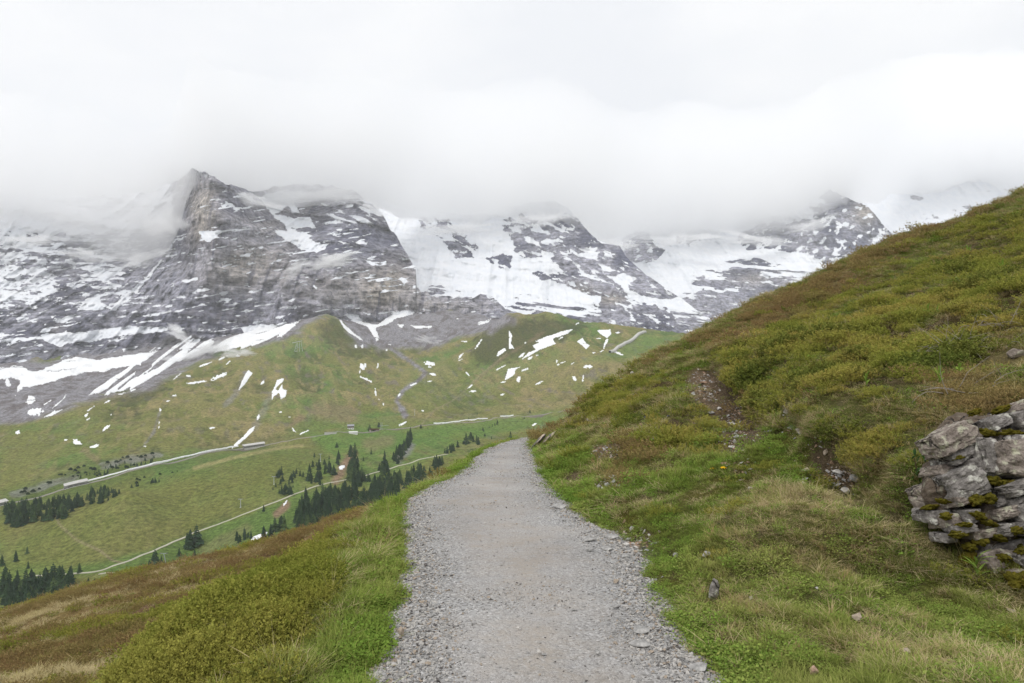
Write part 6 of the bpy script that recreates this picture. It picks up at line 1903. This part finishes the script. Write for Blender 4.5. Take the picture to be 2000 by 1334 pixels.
# ================================================================== FLOWERS, SINGLE PLANTS, DEAD TWIGS
def leaf_mesh(name, ln, wd, mat, droop=0.35):
    V, Fq, H = [], [], []
    n = 6
    for k in range(n + 1):
        t_ = k / n
        w = wd * math.sin(math.pi * min(0.97, 0.12 + 0.85 * t_)) ** 0.9 * 0.5
        x = ln * t_; z = ln * (0.5 * t_ - droop * t_ * t_)
        V += [(x, -w, z + w * .35), (x, 0, z), (x, w, z + w * .35)]
        H += [t_] * 3
    for k in range(n):
        i = 3 * k
        Fq += [(i, i + 1, i + 4, i + 3), (i + 1, i + 2, i + 5, i + 4)]
    return mesh_np(name, V, Fq, mat, True, None, {'h': H})
M_LEAFY = plant_mat('fresh_leaf', C3(110, 132, 60), C3(132, 158, 70), C3(150, 168, 90), C3(160, 176, 96), 0.3)
M_DEEP = plant_mat('deep_green_leaf', C3(58, 84, 52), C3(76, 108, 66), C3(84, 116, 74), C3(90, 120, 80), 0.2)
def near_at(u, v):
    d = NEAR.hit(u, v)
    return P3(u, v, d) if d == d else None
def rosette(u, v, ln, wd, n, label, mat=M_LEAFY, tilt=0.6):
    p_ = near_at(u, v)
    if p_ is None:
        return
    o = empty('leafy_plant', p_, label, 'plant')
    me = leaf_mesh('leaf', ln, wd, mat)
    for k in range(n):
        c_ = obj('leaf', me, o)
        c_.rotation_euler = (0, -tilt * rr.uniform(0.3, 1.2), 6.283 * k / n + rr.uniform(-.3, .3))
        c_.scale = (rr.uniform(.7, 1.1),) * 3
        c_.location = (0, 0, 0.01 + 0.012 * k)
rosette(1908, 1128, 0.13, 0.022, 12, 'pale green lance leaved plant at the foot of the outcrop')
for u, v, ln, lab in [(1985, 432, 0.32, 'broad leaved green plant high at the right edge'), (1890, 500, 0.28, 'broad leaved green plant on the upper right slope, second from the edge'), (1958, 530, 0.22, 'bright leafy plant among yellow shrubs near the right edge'), (1830, 625, 0.22, 'leafy green plant in the middle of the right shrubs'), (1812, 618, 0.18, 'small leafy plant beside the middle one in the shrubs'), (1835, 752, 0.16, 'upright leafy plant above the outcrop, left one'), (1873, 738, 0.13, 'upright leafy plant above the outcrop, right one'), (1692, 755, 0.12, 'leafy tuft in the lower shrub bank')]:
    rosette(u, v, ln, ln * 0.2, 9, lab, M_LEAFY, 1.1)
p_ = near_at(1795, 950)
if p_ is not None:
    o = empty('evergreen_sprig', p_, 'dark green glossy leaved sprig left of the outcrop', 'plant')
    me = leaf_mesh('leaf', 0.075, 0.026, M_DEEP, 0.3)
    for k in range(26):
        c_ = obj('leaf', me, o)
        c_.location = (rr.uniform(-.10, .12), rr.uniform(-.12, .02), rr.uniform(0.0, .30))
        c_.rotation_euler = (0, -rr.uniform(0, 1.0), rr.uniform(-3.1, 0.4))
    rods('stem', [((rr.uniform(-.03, .03), -.03, -.05), (rr.uniform(-.1, .12), -.08, rr.uniform(.15, .3)), .004) for _ in range(6)], M_BARK, o)
# round dark leaves near the two white stones
def petal_ring(n, r, w, mat, name='petal'):
    return leaf_mesh(name, r, w, mat, 0.5)
M_YEL = simple('yellow_petal', (0.80, 0.47, 0.01), 0.7, 0.1, 30)
M_BLUE = simple('gentian_petal', (0.05, 0.05, 0.30), 0.7, 0.2, 30)
M_STEM = simple('flower_stem', tuple(C3(96, 118, 52)), 0.9, 0.1, 30)
def flower(u, v, h, r, mat, label, n=8, group=None):
    p_ = near_at(u, v)
    if p_ is None:
        return
    p_ = p_ - np.array([0, 0, h * 0.8])
    o = empty('flower', p_, label, 'flower', group)
    rods('stem', [((0, 0, -.03), (0.01, -0.01, h), .0025)], M_STEM, o)
    me = petal_ring(n, r, r * .6, mat)
    for k in range(n):
        c_ = obj('petal', me, o)
        c_.location = (0.01, -0.01, h)
        c_.rotation_euler = (0, 0.25, 6.283 * k / n)
    lf = leaf_mesh('leaf', h * .7, h * .2, M_LEAFY)
    for k in range(4):
        c_ = obj('leaf', lf, o)
        c_.rotation_euler = (0, -.3, 1.57 * k + .4)
flower(1391, 919, 0.16, 0.045, M_YEL, 'yellow flower left of the pair in the grass')
flower(1411, 917, 0.16, 0.045, M_YEL, 'yellow flower right of the pair in the grass')
flower(520, 1052, 0.14, 0.035, M_YEL, 'yellow flower on the shrub edge left of the path, right one')
flower(503, 1055, 0.14, 0.035, M_YEL, 'yellow flower on the shrub edge left of the path, left one')
flower(442, 1126, 0.14, 0.03, M_YEL, 'pale yellow flower lowest on the shrub edge')
for u, v, lab in [(1305, 813, 'dark purple gentian on top of the shrubby hump'), (1355, 828, 'dark purple gentian right of the shrubby hump'), (1260, 815, 'dark purple gentian left of the shrubby hump'), (1293, 866, 'blue gentian below the flat pale stone'), (1120, 898, 'blue gentian low on the left flank of the slope'), (1657, 630, 'blue gentian high on the right slope'), (1573, 671, 'pale blue gentian left of the highest one')]:
    flower(u, v, 0.06, 0.045, M_BLUE, lab, 5)
# bleached dead twigs above the outcrop
M_TWIG = simple('bleached_twig', tuple(C3(150, 142, 134)), 0.9, 0.25, 20)
def dead_bush(u, v, n, spread, ln, label):
    p_ = near_at(u, v)
    if p_ is None:
        return
    o = empty('dead_shrub', p_, label, 'shrub')
    for _ in range(n):
        a = np.array([rr.gauss(0, spread), rr.gauss(0, spread * .6), rr.uniform(0, .05)])
        dr = unit([rr.uniform(-1.2, .6), rr.uniform(-.9, .2), rr.uniform(.0, .6)])
        L_, q = [], a
        for s_ in range(4):
            b = q + dr * ln / 4 * rr.uniform(.8, 1.2)
            L_.append((q, b, .0042 * (1 - s_ * .2), 5))
            q = b
            dr = unit(dr + np.array([rr.gauss(0, .22), rr.gauss(0, .22), -.2 + rr.gauss(0, .15)]))
        rods('twig', L_, M_TWIG, o)
dead_bush(1895, 690, 46, 0.30, 0.55, 'tangle of bleached bare twigs in the upper right shrubs')
dead_bush(1960, 640, 30, 0.28, 0.5, 'bare grey twigs at the right edge above the tangle')
dead_bush(1900, 770, 14, 0.22, 0.45, 'few bare curved twigs just above the outcrop')
# ================================================================== CLOUD AND HAZE (volumes)
def volume_mat(name, density, col, aniso=0.0):
    m = bpy.data.materials.new(name)
    m.use_nodes = True
    t = m.node_tree
    t.nodes.clear()
    o = t.nodes.new('ShaderNodeOutputMaterial')
    p = t.nodes.new('ShaderNodeVolumePrincipled')
    p.inputs['Density'].default_value = density
    p.inputs['Color'].default_value = (*col, 1)
    p.inputs['Anisotropy'].default_value = aniso
    t.links.new(p.outputs[0], o.inputs['Volume'])
    try:
        m.cycles.homogeneous_volume = True
    except Exception:
        pass
    return m
M_CLOUD = volume_mat('cloud_vapour', 0.0033, (1, 1, 1))
M_WISP = volume_mat('wisp_vapour', 0.010, (1, 1, 1))
M_HAZE = volume_mat('valley_haze', 4.6e-5, (0.95, 0.97, 1.0))

# cloud bank that swallows the summits: rings of points along the range
lipU = np.array([-1000, -300, 0, 40, 110, 170, 230, 290, 330, 352, 366, 380, 420, 500, 560, 620, 700, 745, 790, 860, 930, 1000, 1080, 1130, 1190, 1250, 1330, 1450, 1520, 1580, 1630, 1660, 1690, 1730, 1800, 1950, 2200, 3000], float)
lipV = np.array([400, 405, 415, 424, 456, 462, 492, 500, 480, 425, 368, 350, 366, 392, 396, 390, 394, 404, 425, 436, 434, 430, 418, 432, 478, 470, 462, 464, 462, 448, 425, 412, 385, 365, 352, 350, 350, 350], float)
lipD = np.array([3300, 3500, 3550, 3550, 3600, 3600, 3650, 3650, 3500, 3400, 3420, 3450, 3600, 3750, 3900, 4050, 4200, 4200, 4700, 5000, 5050, 5000, 4900, 4950, 5100, 5700, 5800, 5900, 5800, 5750, 5800, 5850, 6200, 7600, 8000, 8000, 8000, 8000], float)
cu_ = np.arange(-1000, 3001, 7.0)
cv_ = np.interp(cu_, lipU, lipV) - 14 * smooth(780, 860, cu_) * smooth(1720, 1650, cu_) - 7 * smooth(430, 480, cu_)
cd_ = np.interp(cu_, lipU, lipD)
ker = np.ones(5) / 5
cd_ = np.convolve(np.pad(cd_, 8, 'edge'), np.ones(17) / 17, 'valid')
ring = [(420, 10), (250, 24), (60, 22), (-40, 8), (-140, -18), (-220, -45), (-240, -75), (-200, -110), (-120, -150), (-20, -190), (90, -230), (160, -245), (220, -230), (300, -180), (390, -120), (430, -60), (440, -20)]
vv, nr = [], len(ring)
for k, (dd, dv) in enumerate(ring):
    D = cd_ + dd * cd_ / 4500
    nzv = 24 * fbm(cu_ / 90, cu_ * 0 + k * 0.55, seed=201, octv=5) + 10 * fbm(cu_ / 26, cu_ * 0 + k * 0.9, seed=202, octv=4)
    nzd = 210 * fbm(cu_ / 80, cu_ * 0 + k * 0.6 + 30, seed=203, octv=5, gain=0.6)
    tp = 1.0 if dv > -130 else 0.45
    nzv, nzd = nzv * tp, nzd * tp
    vv.append(P3(cu_, cv_ + dv + nzv * (1.0 if dv > -80 else 1.6), D + nzd))
vv = np.array(vv)
nccc = len(cu_)
fc = []
for k in range(nr):
    k2 = (k + 1) % nr
    i = np.arange(nccc - 1)
    fc.append(np.stack([k * nccc + i, k * nccc + i + 1, k2 * nccc + i + 1, k2 * nccc + i], -1))
fc = np.concatenate(fc)
me = mesh_np('cloud_bank', vv.reshape(-1, 3), fc, M_CLOUD, True)
bm = bmesh.new(); bm.from_mesh(me)
bmesh.ops.holes_fill(bm, edges=[e for e in bm.edges if e.is_boundary], sides=0)
bmesh.ops.recalc_face_normals(bm, faces=bm.faces)
bm.to_mesh(me); bm.free()
obj('cloud_bank', me, kind='stuff')

M_MIST = volume_mat('mist_vapour', 0.022, (1, 1, 1))
def wisp(u, v, d, ru, rv, rd, ang, seed):
    bm = bmesh.new()
    bmesh.ops.create_icosphere(bm, subdivisions=5, radius=1.0)
    co = np.array([q.co[:] for q in bm.verts])
    n = fbm(co[:, 0] * 1.6 + seed, co[:, 1] * 1.6, co[:, 2] * 1.6, seed=210 + seed, octv=5, gain=0.65)
    r = np.clip(0.55 + 1.15 * n, 0.12, 2)
    co = co * r[:, None] * np.array([1, 1, 1.0])
    ca, sa = math.cos(R(ang)), math.sin(R(ang))
    x = co[:, 0] * ru * ca - co[:, 2] * rv * sa
    z = co[:, 0] * ru * sa + co[:, 2] * rv * ca
    k = d / F
    for q, a, b, e in zip(bm.verts, x * k, co[:, 1] * rd, z * k):
        q.co = (a, b, e)
    me = bpy.data.meshes.new('cloud_wisp'); bm.to_mesh(me); bm.free()
    me.polygons.foreach_set('use_smooth', np.ones(len(me.polygons), bool))
    me.materials.append(M_MIST if seed < 10 else M_WISP)
    o = obj('cloud_wisp', me, kind='stuff')
    o.location = P3(u, v, d)
    return o
for a in [(640, 512, 3150, 75, 20, 90, 12, 1), (585, 522, 3120, 40, 16, 60, 30, 2), (350, 652, 2700, 38, 15, 70, -35, 3), (400, 686, 2600, 70, 16, 90, 25, 4), (330, 712, 2550, 80, 16, 80, 12, 5), (60, 470, 3300, 70, 16, 120, 4, 11), (180, 500, 3300, 90, 18, 130, -6, 12), (280, 505, 3250, 70, 20, 120, 14, 13), (330, 440, 3250, 40, 40, 110, 50, 14), (470, 385, 3500, 90, 14, 130, -14, 15), (620, 385, 3900, 100, 15, 150, 6, 16), (720, 405, 4000, 60, 14, 130, -20, 17), (900, 445, 4800, 110, 14, 160, 3, 18), (1060, 430, 4700, 80, 16, 150, 8, 19), (1200, 482, 4900, 60, 16, 150, -4, 20), (1330, 470, 5500, 110, 14, 180, 2, 21), (1480, 470, 5500, 90, 16, 180, -5, 22), (1590, 440, 5500, 70, 18, 170, 16, 23), (470, 690, 2500, 50, 13, 60, -5, 6), (845, 668, 2950, 50, 14, 90, -12, 7), (170, 728, 2600, 55, 12, 60, 8, 8)]:
    wisp(*a)

# clear mountain air over the whole landscape
def boxmesh(name, lo, hi, mat):
    x0, y0, z0 = lo; x1, y1, z1 = hi
    v = [(x0, y0, z0), (x1, y0, z0), (x1, y1, z0), (x0, y1, z0), (x0, y0, z1), (x1, y0, z1), (x1, y1, z1), (x0, y1, z1)]
    f = [(3, 2, 1, 0), (4, 5, 6, 7), (0, 1, 5, 4), (1, 2, 6, 5), (2, 3, 7, 6), (3, 0, 4, 7)]
    return mesh_np(name, v, f, mat, False)
obj('haze', boxmesh('haze', (-14000, -60, -2600), (19000, 12500, 3600), M_HAZE), kind='stuff')
